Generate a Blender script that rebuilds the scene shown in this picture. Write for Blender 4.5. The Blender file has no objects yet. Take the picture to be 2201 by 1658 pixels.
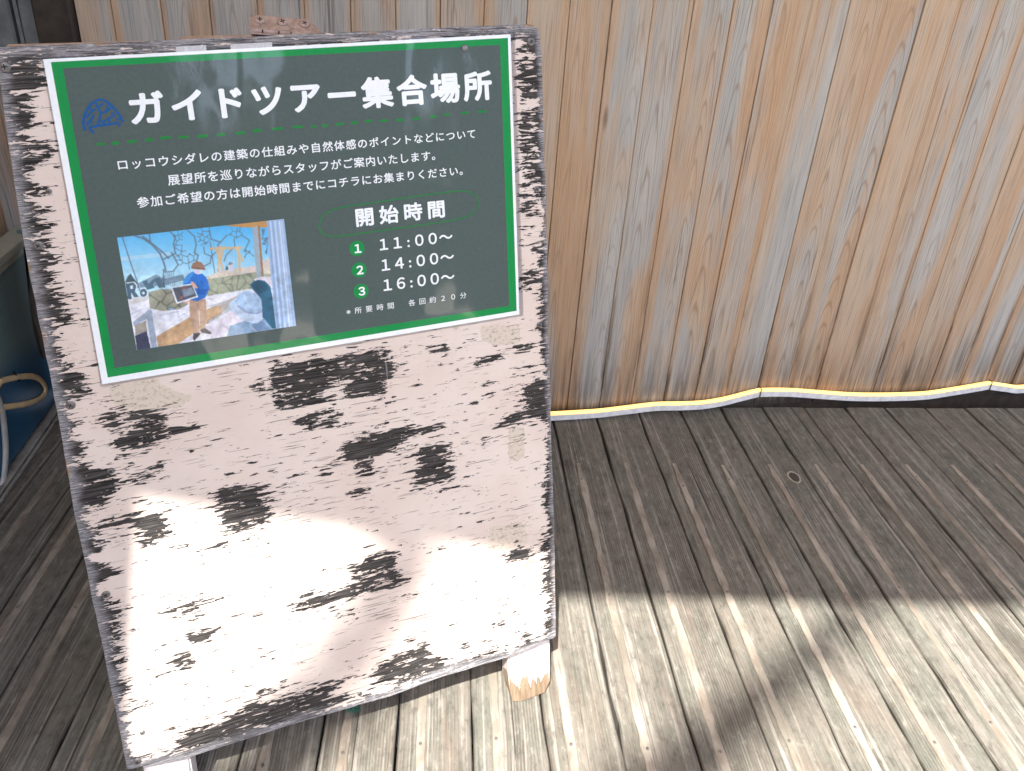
import bpy, bmesh, math, random
import numpy as np
from mathutils import Vector, Matrix

# ---------------------------------------------------------------- measured data (metres / millimetres)
CAM = {'f': 1454.911696, 'px': 1055.984513, 'py': 458.784859, 'h': 0.916323, 'R': [[0.990255, -0.130888, 0.047565], [-0.006895, -0.387213, -0.921964], [0.139092, 0.912652, -0.384342]]}
SIGN = {'O': (-0.32935, 0.61928, 0.8125), 'U': (0.98182, 0.1879, 0.02693), 'V': (0.06523, -0.20077, -0.97746), 'N': (-0.17826, 0.96145, -0.20938)}
POST = {'O': (-0.29581, 0.62261, 0.79923), 'U': (0.98098, 0.19025, 0.03843), 'V': (0.07678, -0.19855, -0.97708), 'N': (-0.17826, 0.96145, -0.20938)}
WALLY = 1.0927
DECK = {'s': 0.091826, 'o': 0.498651, 'da': 0.075329}
PLANK = {'w': 0.068591, 'o': 0.344427}
WORN = [(1, [(35.4, 341.3), (45.4, 339.4), (59.9, 344.4), (74.0, 346.0), (89.4, 347.9), (85.6, 351.8), (80.9, 353.5), (90.6, 356.8), (86.6, 361.4), (89.0, 364.6), (91.3, 369.1), (107.2, 369.9), (124.6, 370.2), (117.1, 374.7), (90.4, 375.7), (75.2, 379.1), (54.5, 383.9), (46.9, 383.5), (32.3, 378.1), (36.5, 371.8), (46.2, 372.6), (35.3, 364.9), (28.9, 356.9), (25.5, 350.9), (33.0, 350.6)]), (-1, [(44.3, 355.0), (54.0, 355.7), (57.4, 363.1), (46.4, 363.3)]), (-0.9, [(46.7, 345.0), (55.4, 345.5), (53.8, 349.1), (44.6, 352.4)]), (1, [(-3.3, 385.1), (17.3, 392.6), (30.4, 399.8), (34.9, 402.2), (31.7, 405.5), (37.6, 410.3), (36.1, 413.4), (37.9, 420.6), (34.3, 426.6), (22.7, 430.5), (26.8, 432.9), (17.6, 436.0), (6.9, 434.6), (-3.0, 429.2), (-4.3, 402.0)]), (-0.8, [(15.3, 406.9), (26.2, 406.2), (27.0, 408.4), (18.1, 409.6)]), (1, [(49.0, 408.3), (61.8, 404.6), (72.3, 401.6), (81.3, 402.4), (83.4, 408.4), (73.5, 410.1), (59.8, 411.0), (56.7, 417.1), (47.0, 414.7)]), (0.92, [(125.7, 441.3), (136.5, 442.5), (174.2, 447.5), (170.0, 452.3), (169.5, 468.4), (170.2, 486.4), (170.6, 494.0), (141.6, 495.0), (119.5, 494.8), (120.8, 473.2), (116.8, 466.3), (114.8, 452.8), (109.3, 448.5), (115.8, 444.5)]), (0.9, [(-6.3, 451.5), (23.1, 451.2), (47.5, 452.2), (65.2, 455.5), (70.6, 458.4), (68.4, 466.3), (74.1, 476.4), (67.2, 476.0), (75.6, 482.6), (61.1, 487.2), (50.6, 488.5), (49.3, 481.0), (42.0, 476.1), (47.5, 469.1), (46.9, 464.7), (28.4, 461.0), (10.2, 464.4), (-2.3, 467.8)]), (0.85, [(96.5, 500.1), (121.2, 501.2), (125.6, 505.4), (123.8, 510.1), (96.0, 508.8)]), (0.95, [(185.8, 317.8), (203.3, 318.7), (216.9, 320.4), (244.8, 320.8), (273.4, 322.0), (302.6, 324.8), (306.2, 335.8), (308.6, 344.2), (314.4, 347.6), (303.5, 352.8), (305.1, 361.2), (293.5, 365.4), (308.3, 368.3), (295.8, 373.9), (276.5, 373.3), (254.6, 372.1), (257.3, 358.3), (260.7, 352.6), (238.9, 354.7), (237.1, 359.1), (245.1, 365.4), (240.3, 370.8), (211.9, 372.1), (184.2, 371.8), (183.2, 362.3), (183.4, 340.8)]), (0.8, [(194.7, 377.1), (210.9, 382.1), (225.3, 378.8), (253.9, 379.9), (254.3, 392.9), (241.9, 401.5), (228.8, 402.7), (209.5, 396.1)]), (1, [(245.9, 421.9), (262.5, 417.4), (285.1, 415.8), (311.1, 414.9), (342.0, 419.9), (365.8, 421.6), (350.9, 428.6), (325.6, 429.8), (309.8, 433.0), (303.1, 439.9), (284.5, 442.3), (277.9, 449.2), (265.8, 449.6), (255.2, 450.5), (257.4, 442.7), (231.0, 441.4), (247.7, 435.4), (246.6, 430.2)]), (1, [(265.8, 449.6), (277.5, 454.1), (287.8, 458.3), (275.2, 463.7), (262.9, 465.7), (259.4, 454.8)]), (0.92, [(321.4, 444.1), (353.4, 441.1), (369.2, 448.1), (365.5, 454.2), (365.2, 459.3), (363.1, 467.5), (365.9, 476.9), (369.9, 492.0), (347.0, 491.7), (322.8, 492.6), (323.5, 472.0), (328.3, 459.3), (325.5, 453.6)]), (0.9, [(398.6, 355.7), (400.6, 347.8), (426.8, 349.1), (431.4, 358.3), (409.7, 362.8), (403.2, 361.6)]), (0.8, [(440.3, 346.4), (455.5, 344.0), (474.1, 350.6), (467.0, 356.2), (443.3, 353.7)]), (1, [(345.4, 329.9), (358.7, 329.0), (374.5, 327.6), (372.4, 336.2), (362.7, 341.0), (356.7, 336.7), (346.0, 333.2)]), (1, [(349.1, 345.1), (363.2, 346.0), (354.1, 353.3), (348.6, 353.2)]), (1, [(395.5, 383.6), (423.8, 378.9), (423.6, 383.1), (397.0, 386.4)]), (1, [(398.9, 397.8), (421.4, 394.6), (424.5, 400.4), (399.6, 400.5)]), (1, [(387.1, 329.0), (403.3, 326.8), (403.9, 332.2), (390.2, 331.2)]), (0.9, [(419.8, 429.7), (437.1, 423.7), (461.1, 426.1), (481.8, 437.5), (474.6, 443.1), (457.2, 439.4), (422.7, 442.5), (414.2, 442.4), (417.9, 436.2), (436.5, 436.8)]), (1, [(451.8, 398.0), (467.5, 392.4), (476.3, 388.9), (489.9, 403.7), (487.7, 449.5), (474.6, 443.1), (459.4, 424.0), (453.0, 410.4)]), (1, [(461.3, 497.0), (476.5, 493.3), (477.3, 499.0), (462.1, 498.5)]), (1, [(293.9, 480.2), (308.7, 479.6), (308.5, 483.0), (296.9, 481.8)]), (0.85, [(250.1, 476.0), (274.0, 478.6), (271.7, 488.3), (253.9, 483.8)]), (0.82, [(260.1, 559.1), (294.3, 560.8), (299.9, 572.5), (294.5, 580.1), (298.6, 590.5), (309.2, 603.1), (305.2, 613.1), (282.4, 611.6), (255.3, 608.7), (234.7, 609.5), (211.5, 609.4), (188.7, 609.3), (174.8, 599.4), (182.8, 593.0), (190.8, 588.4), (213.3, 590.0), (236.4, 590.0), (243.1, 584.8), (238.1, 570.6), (253.9, 568.1), (260.3, 566.4)]), (1, [(222.6, 624.0), (238.5, 620.0), (249.5, 621.6), (245.9, 626.0), (228.6, 626.0)]), (0.95, [(267.1, 703.6), (295.8, 698.2), (323.4, 692.1), (326.5, 697.1), (320.7, 706.9), (344.2, 721.1), (340.3, 727.8), (373.7, 733.6), (410.1, 735.1), (424.3, 749.5), (394.7, 749.3), (341.0, 744.2), (297.9, 740.5), (266.5, 732.8), (252.6, 721.8), (254.8, 714.7), (264.7, 714.4)]), (0.9, [(155.9, 710.5), (202.5, 707.1), (226.0, 710.0), (221.9, 720.1), (196.1, 725.8), (214.8, 729.1), (224.6, 726.9), (236.6, 737.3), (216.9, 741.6), (191.1, 745.2), (152.5, 743.5)]), (1, [(358.8, 712.2), (373.2, 708.1), (374.6, 715.7), (365.4, 720.5)]), (1, [(398.9, 699.7), (424.8, 694.2), (422.6, 701.6), (409.5, 706.3)]), (1, [(438.7, 719.2), (455.7, 718.7), (451.3, 735.9), (474.4, 733.4), (468.4, 739.7), (434.1, 740.4), (428.6, 735.4), (441.9, 732.7)]), (0.8, [(412.3, 605.2), (437.7, 600.9), (468.9, 603.0), (463.2, 608.2), (437.1, 616.3), (422.6, 614.1)]), (0.9, [(438.9, 616.9), (477.9, 616.4), (474.0, 620.2), (440.6, 621.3)]), (1, [(474.8, 593.8), (491.6, 598.5), (490.2, 614.0), (474.4, 607.5)]), (0.9, [(471.7, 632.5), (490.7, 632.0), (489.2, 686.4), (461.0, 673.4), (470.7, 664.3), (469.2, 651.7)]), (0.9, [(473.5, 697.8), (488.9, 698.6), (488.4, 719.2), (471.2, 711.5)]), (0.9, [(43.0, 561.9), (52.6, 559.1), (92.3, 564.2), (91.1, 574.1), (78.3, 578.5), (68.1, 573.5), (66.7, 563.7), (44.9, 567.6)]), (1, [(77.7, 583.5), (92.0, 583.9), (90.9, 587.3), (78.7, 586.2)]), (0.9, [(68.8, 594.3), (83.0, 595.6), (100.4, 600.6), (100.2, 608.4), (87.6, 614.6), (71.5, 610.8), (70.1, 600.8)]), (1, [(43.4, 629.7), (59.2, 622.2), (73.2, 619.3), (71.4, 628.3), (78.9, 634.5), (75.9, 642.3), (65.1, 640.2), (58.1, 630.6)]), (0.9, [(48.3, 483.1), (64.1, 481.1), (74.3, 483.1), (57.7, 490.6), (48.9, 488.9)]), (0.95, [(40.0, 718.8), (55.8, 714.2), (70.3, 710.8), (79.2, 719.9), (104.4, 713.1), (123.1, 703.6), (149.2, 709.8), (179.7, 710.0), (204.5, 707.8), (200.2, 754.7), (160.1, 752.3), (114.8, 751.3), (86.0, 747.0), (58.3, 739.3), (41.1, 721.0)]), (0.9, [(37.0, 741.5), (55.4, 739.9), (51.2, 751.3), (40.1, 750.3)]), (1, [(15.8, 665.9), (31.3, 670.1), (25.5, 673.2), (12.4, 671.7)]), (0.8, [(6.2, 658.7), (26.0, 659.2), (18.8, 663.5), (7.6, 668.0)]), (1, [(-8.2, -2.2), (124.8, -4.2), (248.0, -7.2), (246.4, 8.2), (122.7, 12.0), (34.4, 14.0), (-10.6, 12.4)]), (1, [(207.9, -3.4), (479.1, -8.8), (496.5, -3.2), (487.2, 11.1), (458.3, 5.1), (340.9, 5.9), (206.0, 14.1)]), (1, [(-5.7, 10.5), (34.9, 14.0), (33.9, 27.0), (35.9, 35.8), (30.2, 41.1), (21.1, 43.9), (17.6, 41.5), (5.4, 39.8), (-0.6, 71.2), (-17.8, 83.3)]), (1, [(-11.0, 70.6), (2.1, 72.0), (7.1, 77.3), (22.6, 84.0), (32.3, 88.2), (29.1, 99.3), (17.7, 103.0), (11.4, 111.6), (3.4, 118.8), (-14.2, 119.5)]), (-1, [(100.0, 6.2), (108.9, 4.8), (106.3, 9.2), (102.4, 10.8)]), (-1, [(110.9, 9.3), (116.8, 8.4), (114.3, 11.7)]), (-1, [(4.3, 40.9), (12.6, 42.4), (16.5, 48.0), (14.7, 53.4), (9.2, 52.0)]), (-1, [(4.9, 60.6), (15.0, 57.9), (15.2, 62.3), (9.2, 64.1)]), (1, [(18.2, 55.8), (28.0, 55.3), (23.7, 63.9), (17.4, 66.9), (-0.3, 69.1), (2.0, 54.9)]), (0.9, [(-13.0, 197.2), (6.4, 200.7), (6.2, 206.7), (13.4, 211.2), (2.8, 214.8), (-5.4, 212.0)]), (0.9, [(-6.6, 237.8), (20.8, 240.3), (20.0, 245.5), (27.0, 248.4), (4.6, 250.1), (15.3, 257.2), (5.8, 261.0), (-8.4, 258.6)]), (0.85, [(-7.5, 262.2), (4.8, 267.9), (6.7, 284.5), (29.2, 284.9), (16.4, 289.9), (26.2, 315.7), (23.4, 324.5), (3.0, 318.5), (-2.8, 308.2), (-7.6, 290.9)]), (0.55, [(461.6, -5.3), (491.8, 4.6), (487.3, 200.0), (455.1, 196.6)]), (1, [(460.6, 18.3), (467.9, 17.2), (466.3, 22.4)]), (1, [(458.7, 31.5), (467.5, 27.8), (477.5, 36.2), (471.4, 42.6), (460.0, 35.5)]), (1, [(461.0, 46.2), (477.2, 45.6), (482.7, 56.6), (470.6, 64.2), (462.1, 55.7)]), (1, [(461.8, 63.8), (470.8, 57.4), (485.4, 65.0), (483.7, 73.1)]), (1, [(456.2, 93.5), (474.2, 87.7), (476.8, 100.3), (458.7, 104.7)]), (1, [(459.7, 118.6), (471.7, 116.7), (477.4, 127.0), (460.8, 128.5)]), (1, [(458.7, 143.8), (486.1, 140.4), (487.2, 153.4), (467.2, 157.4)]), (1, [(460.0, 188.4), (472.3, 185.3), (470.4, 196.7)]), (0.9, [(458.7, 186.0), (475.3, 183.8), (473.6, 192.8), (461.3, 190.2)]), (0.9, [(456.5, 208.1), (471.8, 205.9), (475.6, 217.0), (464.4, 218.3)]), (0.9, [(456.7, 257.8), (481.3, 258.3), (483.6, 276.6), (457.9, 281.2)]), (0.9, [(468.2, 228.2), (482.4, 224.5), (483.2, 242.2), (466.5, 237.4)])]
RESID = [[(42.3, 315.5), (55.2, 315.4), (83.9, 313.2), (83.1, 319.5), (95.1, 329.8), (112.1, 339.8), (99.6, 348.0), (73.9, 346.7), (45.4, 339.4), (40.0, 324.1)], [(407.2, 314.4), (453.0, 321.8), (452.2, 343.5), (419.0, 339.4), (406.4, 329.0)], [(433.7, 443.2), (453.4, 445.7), (452.9, 483.2), (444.8, 488.6), (432.9, 482.2)], [(405.9, 564.9), (445.4, 566.3), (451.9, 585.1), (452.2, 600.5), (401.6, 601.1)], [(53.3, 573.7), (65.3, 574.3), (98.3, 595.5), (70.4, 598.3), (67.0, 614.5), (53.1, 606.2)], [(47.9, 445.3), (65.4, 445.7), (66.5, 454.4), (48.6, 452.5)], [(375.6, 309.2), (383.4, 310.5), (379.9, 316.4), (376.0, 315.8)]]
EDGE = {'left': [(-0.6, 6.0), (0.4, 30.2), (-1.8, 80.6), (-4.3, 136.7), (-4.8, 191.0), (-3.9, 254.2), (-3.6, 302.5), (-3.3, 360.0), (-4.6, 435.2), (-3.5, 468.3), (-3.1, 525.4), (-2.0, 580.5), (-1.6, 654.8), (-1.3, 730.7)], 'right': [(485.2, 4.2), (488.8, 37.5), (488.6, 95.9), (488.8, 141.0), (488.9, 229.4), (487.1, 327.4), (486.9, 430.9), (487.2, 503.2), (487.0, 597.2), (486.3, 668.9), (485.3, 729.2)], 'top': [(1.3, 4.6), (28.2, 3.9), (109.7, 3.1), (227.2, 1.0), (359.2, -2.3), (477.1, -4.3)], 'bottom': [(-0.4, 739.5), (57.0, 748.1), (175.2, 747.8), (275.1, 751.8), (340.6, 747.9), (420.4, 749.8), (481.0, 743.6)]}
SCREWS = [(5.5, 20.6, 4.6), (6.0, 174.5, 4.3), (8.0, 327.5, 4.4), (8.4, 530.6, 4.2), (8.9, 732.6, 4.2), (477.0, 13.4, 4.4), (478.1, 169.1, 3.6), (476.3, 324.5, 3.4), (475.7, 526.9, 3.6), (471.3, 732.0, 3.4), (31.3, 400.6, 3.4), (21.1, 127.7, 2.6), (240.3, 735.4, 2.6), (18.2, 699.7, 2.6)]
RUSTRING = (454.3, 629.7)
HINGE = {'l': (202.1, -5.0), 'r': (264.7, -4.4)}
LEGR = [(424.4, 742.4), (484.4, 735.8), (482.0, 822.4), (473.9, 837.2), (438.7, 838.6), (429.4, 833.5), (425.3, 811.5)]
LEGL = [(10.7, 735.8), (54.8, 736.2), (53.4, 784.9)]
POSTER = {'corners': [(1.0, 1.0), (421.6, -4.2), (416.1, 299.0), (-0.3, 297.6)], 'green_o': [(6.4, 3.6), (418.4, -0.6), (413.0, 294.1), (5.3, 291.7)], 'green_i': [(14.6, 9.1), (409.4, 6.0), (404.6, 286.7), (12.4, 283.7)], 'text': [('title', 'ガイドツアー集合場所', (61.2, 61.0), (397.2, 59.9), 28.4, 0.036), ('body', 'ロッコウシダレの建築の仕組みや自然体感のポイントなどについて', (43.8, 99.8), (377.1, 98.8), 9.5, 0.016), ('body', '展望所を巡りながらスタッフがご案内いたします。', (82.1, 117.8), (332.9, 117.5), 9.8, 0.016), ('body', '参加ご希望の方は開始時間までにコチラにお集まりください。', (54.0, 135.4), (361.0, 135.8), 9.7, 0.016), ('heading', '開始時間', (247.6, 177.0), (338.4, 177.9), 18.0, 0.03), ('time', '１１ : ００～', (268.6, 204.6), (345.1, 205.4), 11.6, 0.022), ('time', '１４ : ００～', (268.6, 226.5), (345.1, 227.4), 11.8, 0.022), ('time', '１６ : ００～', (268.6, 248.1), (344.1, 249.5), 11.9, 0.022), ('note', '※所要時間\u3000各回約２０分', (228.5, 267.8), (356.2, 269.8), 6.9, 0.005)], 'badges': [(245.4, 199.5), (245.4, 222.1), (245.2, 244.7)], 'oval': [(211.2, 170.0), (211.0, 174.8), (213.1, 179.3), (217.9, 182.4), (225.8, 184.2), (235.2, 184.6), (254.1, 184.5), (283.1, 183.9), (320.4, 183.5), (346.0, 182.6), (361.7, 180.9), (369.8, 176.8), (374.8, 170.3), (375.8, 164.6), (373.6, 158.7), (366.0, 154.4), (358.4, 152.7), (345.6, 152.2), (310.3, 152.9), (273.6, 154.4), (247.4, 155.0), (229.8, 156.4), (220.9, 158.9), (214.7, 163.8)], 'dash': [(33.0, 75.5, 55), (44.4, 75.7, 52), (58.0, 75.3, 65), (72.1, 75.0, 62), (85.4, 74.3, 72), (100.4, 74.9, 75), (116.5, 75.4, 80), (132.6, 75.2, 68), (149.5, 75.2, 70), (164.2, 74.0, 65), (182.8, 73.8, 82), (201.4, 73.6, 85), (216.0, 74.4, 45), (226.7, 74.3, 45), (240.8, 73.9, 68), (254.8, 73.6, 50), (268.8, 73.1, 62), (284.1, 73.9, 70), (300.2, 74.4, 68), (316.9, 74.1, 62), (334.4, 73.4, 58), (348.6, 72.5, 55), (367.4, 72.1, 68), (386.2, 72.1, 72)], 'logo': [[(22.7, 62.9), (22.7, 55.2), (25.2, 48.5), (30.1, 41.5), (35.8, 37.7), (40.9, 37.7), (45.5, 41.4), (49.7, 47.8), (52.4, 53.9), (53.4, 58.0)], [(29.4, 65.7), (26.9, 61.8), (27.9, 60.1), (38.6, 59.2), (49.2, 58.3), (49.6, 61.2)], [(35.0, 39.6), (35.6, 44.2), (37.2, 48.8), (35.0, 54.4), (32.6, 59.9)], [(35.6, 44.2), (38.8, 41.5), (40.7, 40.5)], [(37.2, 48.8), (42.0, 47.5), (46.1, 44.5)], [(35.0, 54.4), (38.1, 56.3), (42.6, 53.8), (48.1, 51.3)], [(42.0, 47.5), (43.9, 41.9)], [(30.0, 42.6), (30.4, 46.6), (27.8, 49.8), (24.9, 51.9)], [(30.4, 46.6), (34.1, 45.2)], [(25.2, 56.5), (28.7, 53.9), (31.8, 50.1)], [(25.9, 58.8), (25.7, 55.4)], [(28.7, 53.9), (28.7, 57.3)], [(42.6, 53.8), (43.0, 57.8)], [(45.4, 48.8), (47.8, 50.2)], [(38.1, 56.3), (38.6, 59.2)], [(48.6, 55.4), (52.3, 54.5)]], 'photo': [(33.1, 160.4), (178.8, 160.7), (178.0, 270.6), (33.2, 269.5)], 'nail': (371.5, 7.7), 'tape': [[(105.1, -4.9), (130.3, -5.5), (129.8, 0.6), (105.0, 1.1)], [(150.7, -5.1), (187.3, -5.7), (186.6, -0.2), (150.4, 0.3)]]}
LED = [(0.27527, 0.01968), (0.30894, 0.01978), (0.4014, 0.02101), (0.46312, 0.0259), (0.52838, 0.03139), (0.58736, 0.0296), (0.63334, 0.02988), (0.67856, 0.03632), (0.71709, 0.04615), (0.7459, 0.05295), (0.76125, 0.05453), (0.82525, 0.05117), (0.90381, 0.04075), (0.97136, 0.03226), (1.03891, 0.02764), (1.10785, 0.02543), (1.15853, 0.0262), (1.20793, 0.03209), (1.25741, 0.03864), (1.29589, 0.0443), (1.30775, 0.0437), (1.34686, 0.03619), (1.39397, 0.03048)]
TIES = [(0.7539, 0.05468), (1.30153, 0.04477)]
PANEL = {'x': -0.67, 'edge': [(1.21436, 0.37925), (1.19528, 0.28891), (1.18314, 0.23728), (1.17499, 0.18223), (1.1772, 0.13328), (1.19088, 0.11746), (1.21205, 0.07207)], 'ring': [(1.05082, 0.17051), (1.08814, 0.14979), (1.12693, 0.12438), (1.15166, 0.09996), (1.16379, 0.07707), (1.16165, 0.06357), (1.14453, 0.06272), (1.11436, 0.07571), (1.08089, 0.09597), (1.03286, 0.12925)], 'rail': [(1.13582, 0.36576), (1.20746, 0.37868)], 'arc': [(1.02786, 0.15826), (1.03003, 0.12274), (1.02241, 0.08458), (1.01032, 0.04987), (0.99284, 0.02013), (0.97449, 0.00198)]}
KNOT = (0.73432, 0.89064, 0.0)
TUFT = (-0.05885, 0.56054, 0.0)
STRIPY = [0.974, 0.977, 0.977, 0.979]

SC = bpy.context.scene
COL = SC.collection
random.seed(7); RNG = np.random.default_rng(7)
IMG_W, IMG_H = 2201.0, 1658.0

# ---------------------------------------------------------------- camera
cam = bpy.data.cameras.new('camera'); camo = bpy.data.objects.new('camera', cam); COL.objects.link(camo)
R = CAM['R']                                   # rows: right, down, forward
m = Matrix(((R[0][0], -R[1][0], -R[2][0], 0), (R[0][1], -R[1][1], -R[2][1], 0), (R[0][2], -R[1][2], -R[2][2], CAM['h']), (0, 0, 0, 1)))
camo.matrix_world = m
cam.sensor_fit = 'HORIZONTAL'; cam.sensor_width = 36.0
cam.lens = CAM['f'] / IMG_W * 36.0
cam.shift_x = (IMG_W / 2 - CAM['px']) / IMG_W
cam.shift_y = -(IMG_H / 2 - CAM['py']) / IMG_W
cam.clip_start = 0.02; cam.clip_end = 3000
SC.camera = camo

# ---------------------------------------------------------------- light
SUN_TO = Vector((0.02338, 0.05123, -0.1008)).normalized()     # direction the light travels
el = math.asin(-SUN_TO.z); az = math.atan2(-SUN_TO.x, -SUN_TO.y)
w = bpy.data.worlds.new('World'); SC.world = w; w.use_nodes = True
nt = w.node_tree; bg = nt.nodes['Background']
sky = nt.nodes.new('ShaderNodeTexSky'); sky.sky_type = 'NISHITA'; sky.sun_disc = False
sky.sun_elevation = el; sky.sun_rotation = az; sky.air_density = 1.0; sky.dust_density = 6.0; sky.ozone_density = 1.0; sky.altitude = 800
nt.links.new(sky.outputs[0], bg.inputs[0]); bg.inputs[1].default_value = 0.15
sl = bpy.data.lights.new('sun', 'SUN'); so = bpy.data.objects.new('sun', sl); COL.objects.link(so)
sl.energy = 3.8; sl.angle = math.radians(0.53); sl.color = (1.0, 0.96, 0.89)
so.rotation_euler = SUN_TO.to_track_quat('-Z', 'Y').to_euler(); so.location = (-2, -4, 6)
SC.view_settings.view_transform = 'Standard'; SC.view_settings.look = 'None'
SC.view_settings.exposure = 1.98; SC.view_settings.gamma = 1.0

# ---------------------------------------------------------------- helpers
def tag(o, label=None, cat=None, group=None, kind=None):
    if label: o['label'] = label
    if cat: o['category'] = cat
    if group: o['group'] = group
    if kind: o['kind'] = kind
    return o
def empty(name, mat=None, loc=None):
    o = bpy.data.objects.new(name, None); COL.objects.link(o); o.empty_display_size = 0.05
    if mat is not None: o.matrix_world = mat
    if loc is not None: o.location = loc
    return o
def link(name, me, mats=(), parent=None):
    for mm in (mats if isinstance(mats, (list, tuple)) else [mats]): me.materials.append(mm)
    o = bpy.data.objects.new(name, me); COL.objects.link(o)
    if parent: o.parent = parent
    return o
def pyd(name, vs, fs, mats=(), parent=None, midx=None, smooth=False):
    me = bpy.data.meshes.new(name); me.from_pydata([tuple(v) for v in vs], [], fs); me.update()
    if midx: me.polygons.foreach_set('material_index', midx)
    if smooth: me.polygons.foreach_set('use_smooth', [True] * len(me.polygons))
    return link(name, me, mats, parent)
def bmo(name, bm, mats=(), parent=None, smooth=False):
    bmesh.ops.recalc_face_normals(bm, faces=bm.faces)
    me = bpy.data.meshes.new(name); bm.to_mesh(me); bm.free()
    if smooth: me.polygons.foreach_set('use_smooth', [True] * len(me.polygons))
    return link(name, me, mats, parent)
def box(bm, x0, x1, y0, y1, z0, z1, bev=0.0, mi=0):
    vs = [bm.verts.new((x, y, z)) for x in (x0, x1) for y in (y0, y1) for z in (z0, z1)]
    fs = [bm.faces.new([vs[i] for i in q]) for q in ((0, 1, 3, 2), (4, 6, 7, 5), (0, 4, 5, 1), (2, 3, 7, 6), (0, 2, 6, 4), (1, 5, 7, 3))]
    for f in fs: f.material_index = mi
    if bev: bmesh.ops.bevel(bm, geom=list({e for f in fs for e in f.edges}), offset=bev, segments=1, affect='EDGES')
def prism(bm, pts, y0, y1, mi=0):          # polygon in x,z extruded along y
    a = [bm.verts.new((x, y0, z)) for x, z in pts]; b = [bm.verts.new((x, y1, z)) for x, z in pts]
    n = len(pts); bm.faces.new(a).material_index = mi; bm.faces.new(b[::-1]).material_index = mi
    for i in range(n): bm.faces.new((a[i], b[i], b[(i + 1) % n], a[(i + 1) % n])).material_index = mi
def ribbon(pts, wdt, closed=False):         # flat stroke in x,z (y=0): returns verts, faces
    n = len(pts); P = [Vector((p[0], p[1])) for p in pts]; vs = []
    for i in range(n):
        a = P[(i - 1) % n] if (closed or i > 0) else P[i]; b = P[(i + 1) % n] if (closed or i < n - 1) else P[i]
        t = (b - a).normalized(); nn = Vector((-t.y, t.x)); k = wdt[i] if isinstance(wdt, (list, tuple)) else wdt
        vs += [P[i] + nn * k / 2, P[i] - nn * k / 2]
    fs = [(2 * i, 2 * i + 1, (2 * i + 3) % (2 * n), (2 * i + 2) % (2 * n)) for i in range(n if closed else n - 1)]
    return vs, fs
def smooth_pts(pts, closed=False, k=4):
    out = []; n = len(pts); P = np.array(pts, float)
    for i in range(n if closed else n - 1):
        p0 = P[(i - 1) % n] if closed or i > 0 else P[i]; p1 = P[i]; p2 = P[(i + 1) % n]; p3 = P[(i + 2) % n] if closed or i < n - 2 else P[i + 1]
        for j in range(k):
            t = j / k
            out.append(tuple(0.5 * ((2 * p1) + (-p0 + p2) * t + (2 * p0 - 5 * p1 + 4 * p2 - p3) * t * t + (-p0 + 3 * p1 - 3 * p2 + p3) * t ** 3)))
    if not closed: out.append(tuple(P[-1]))
    return out

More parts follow.
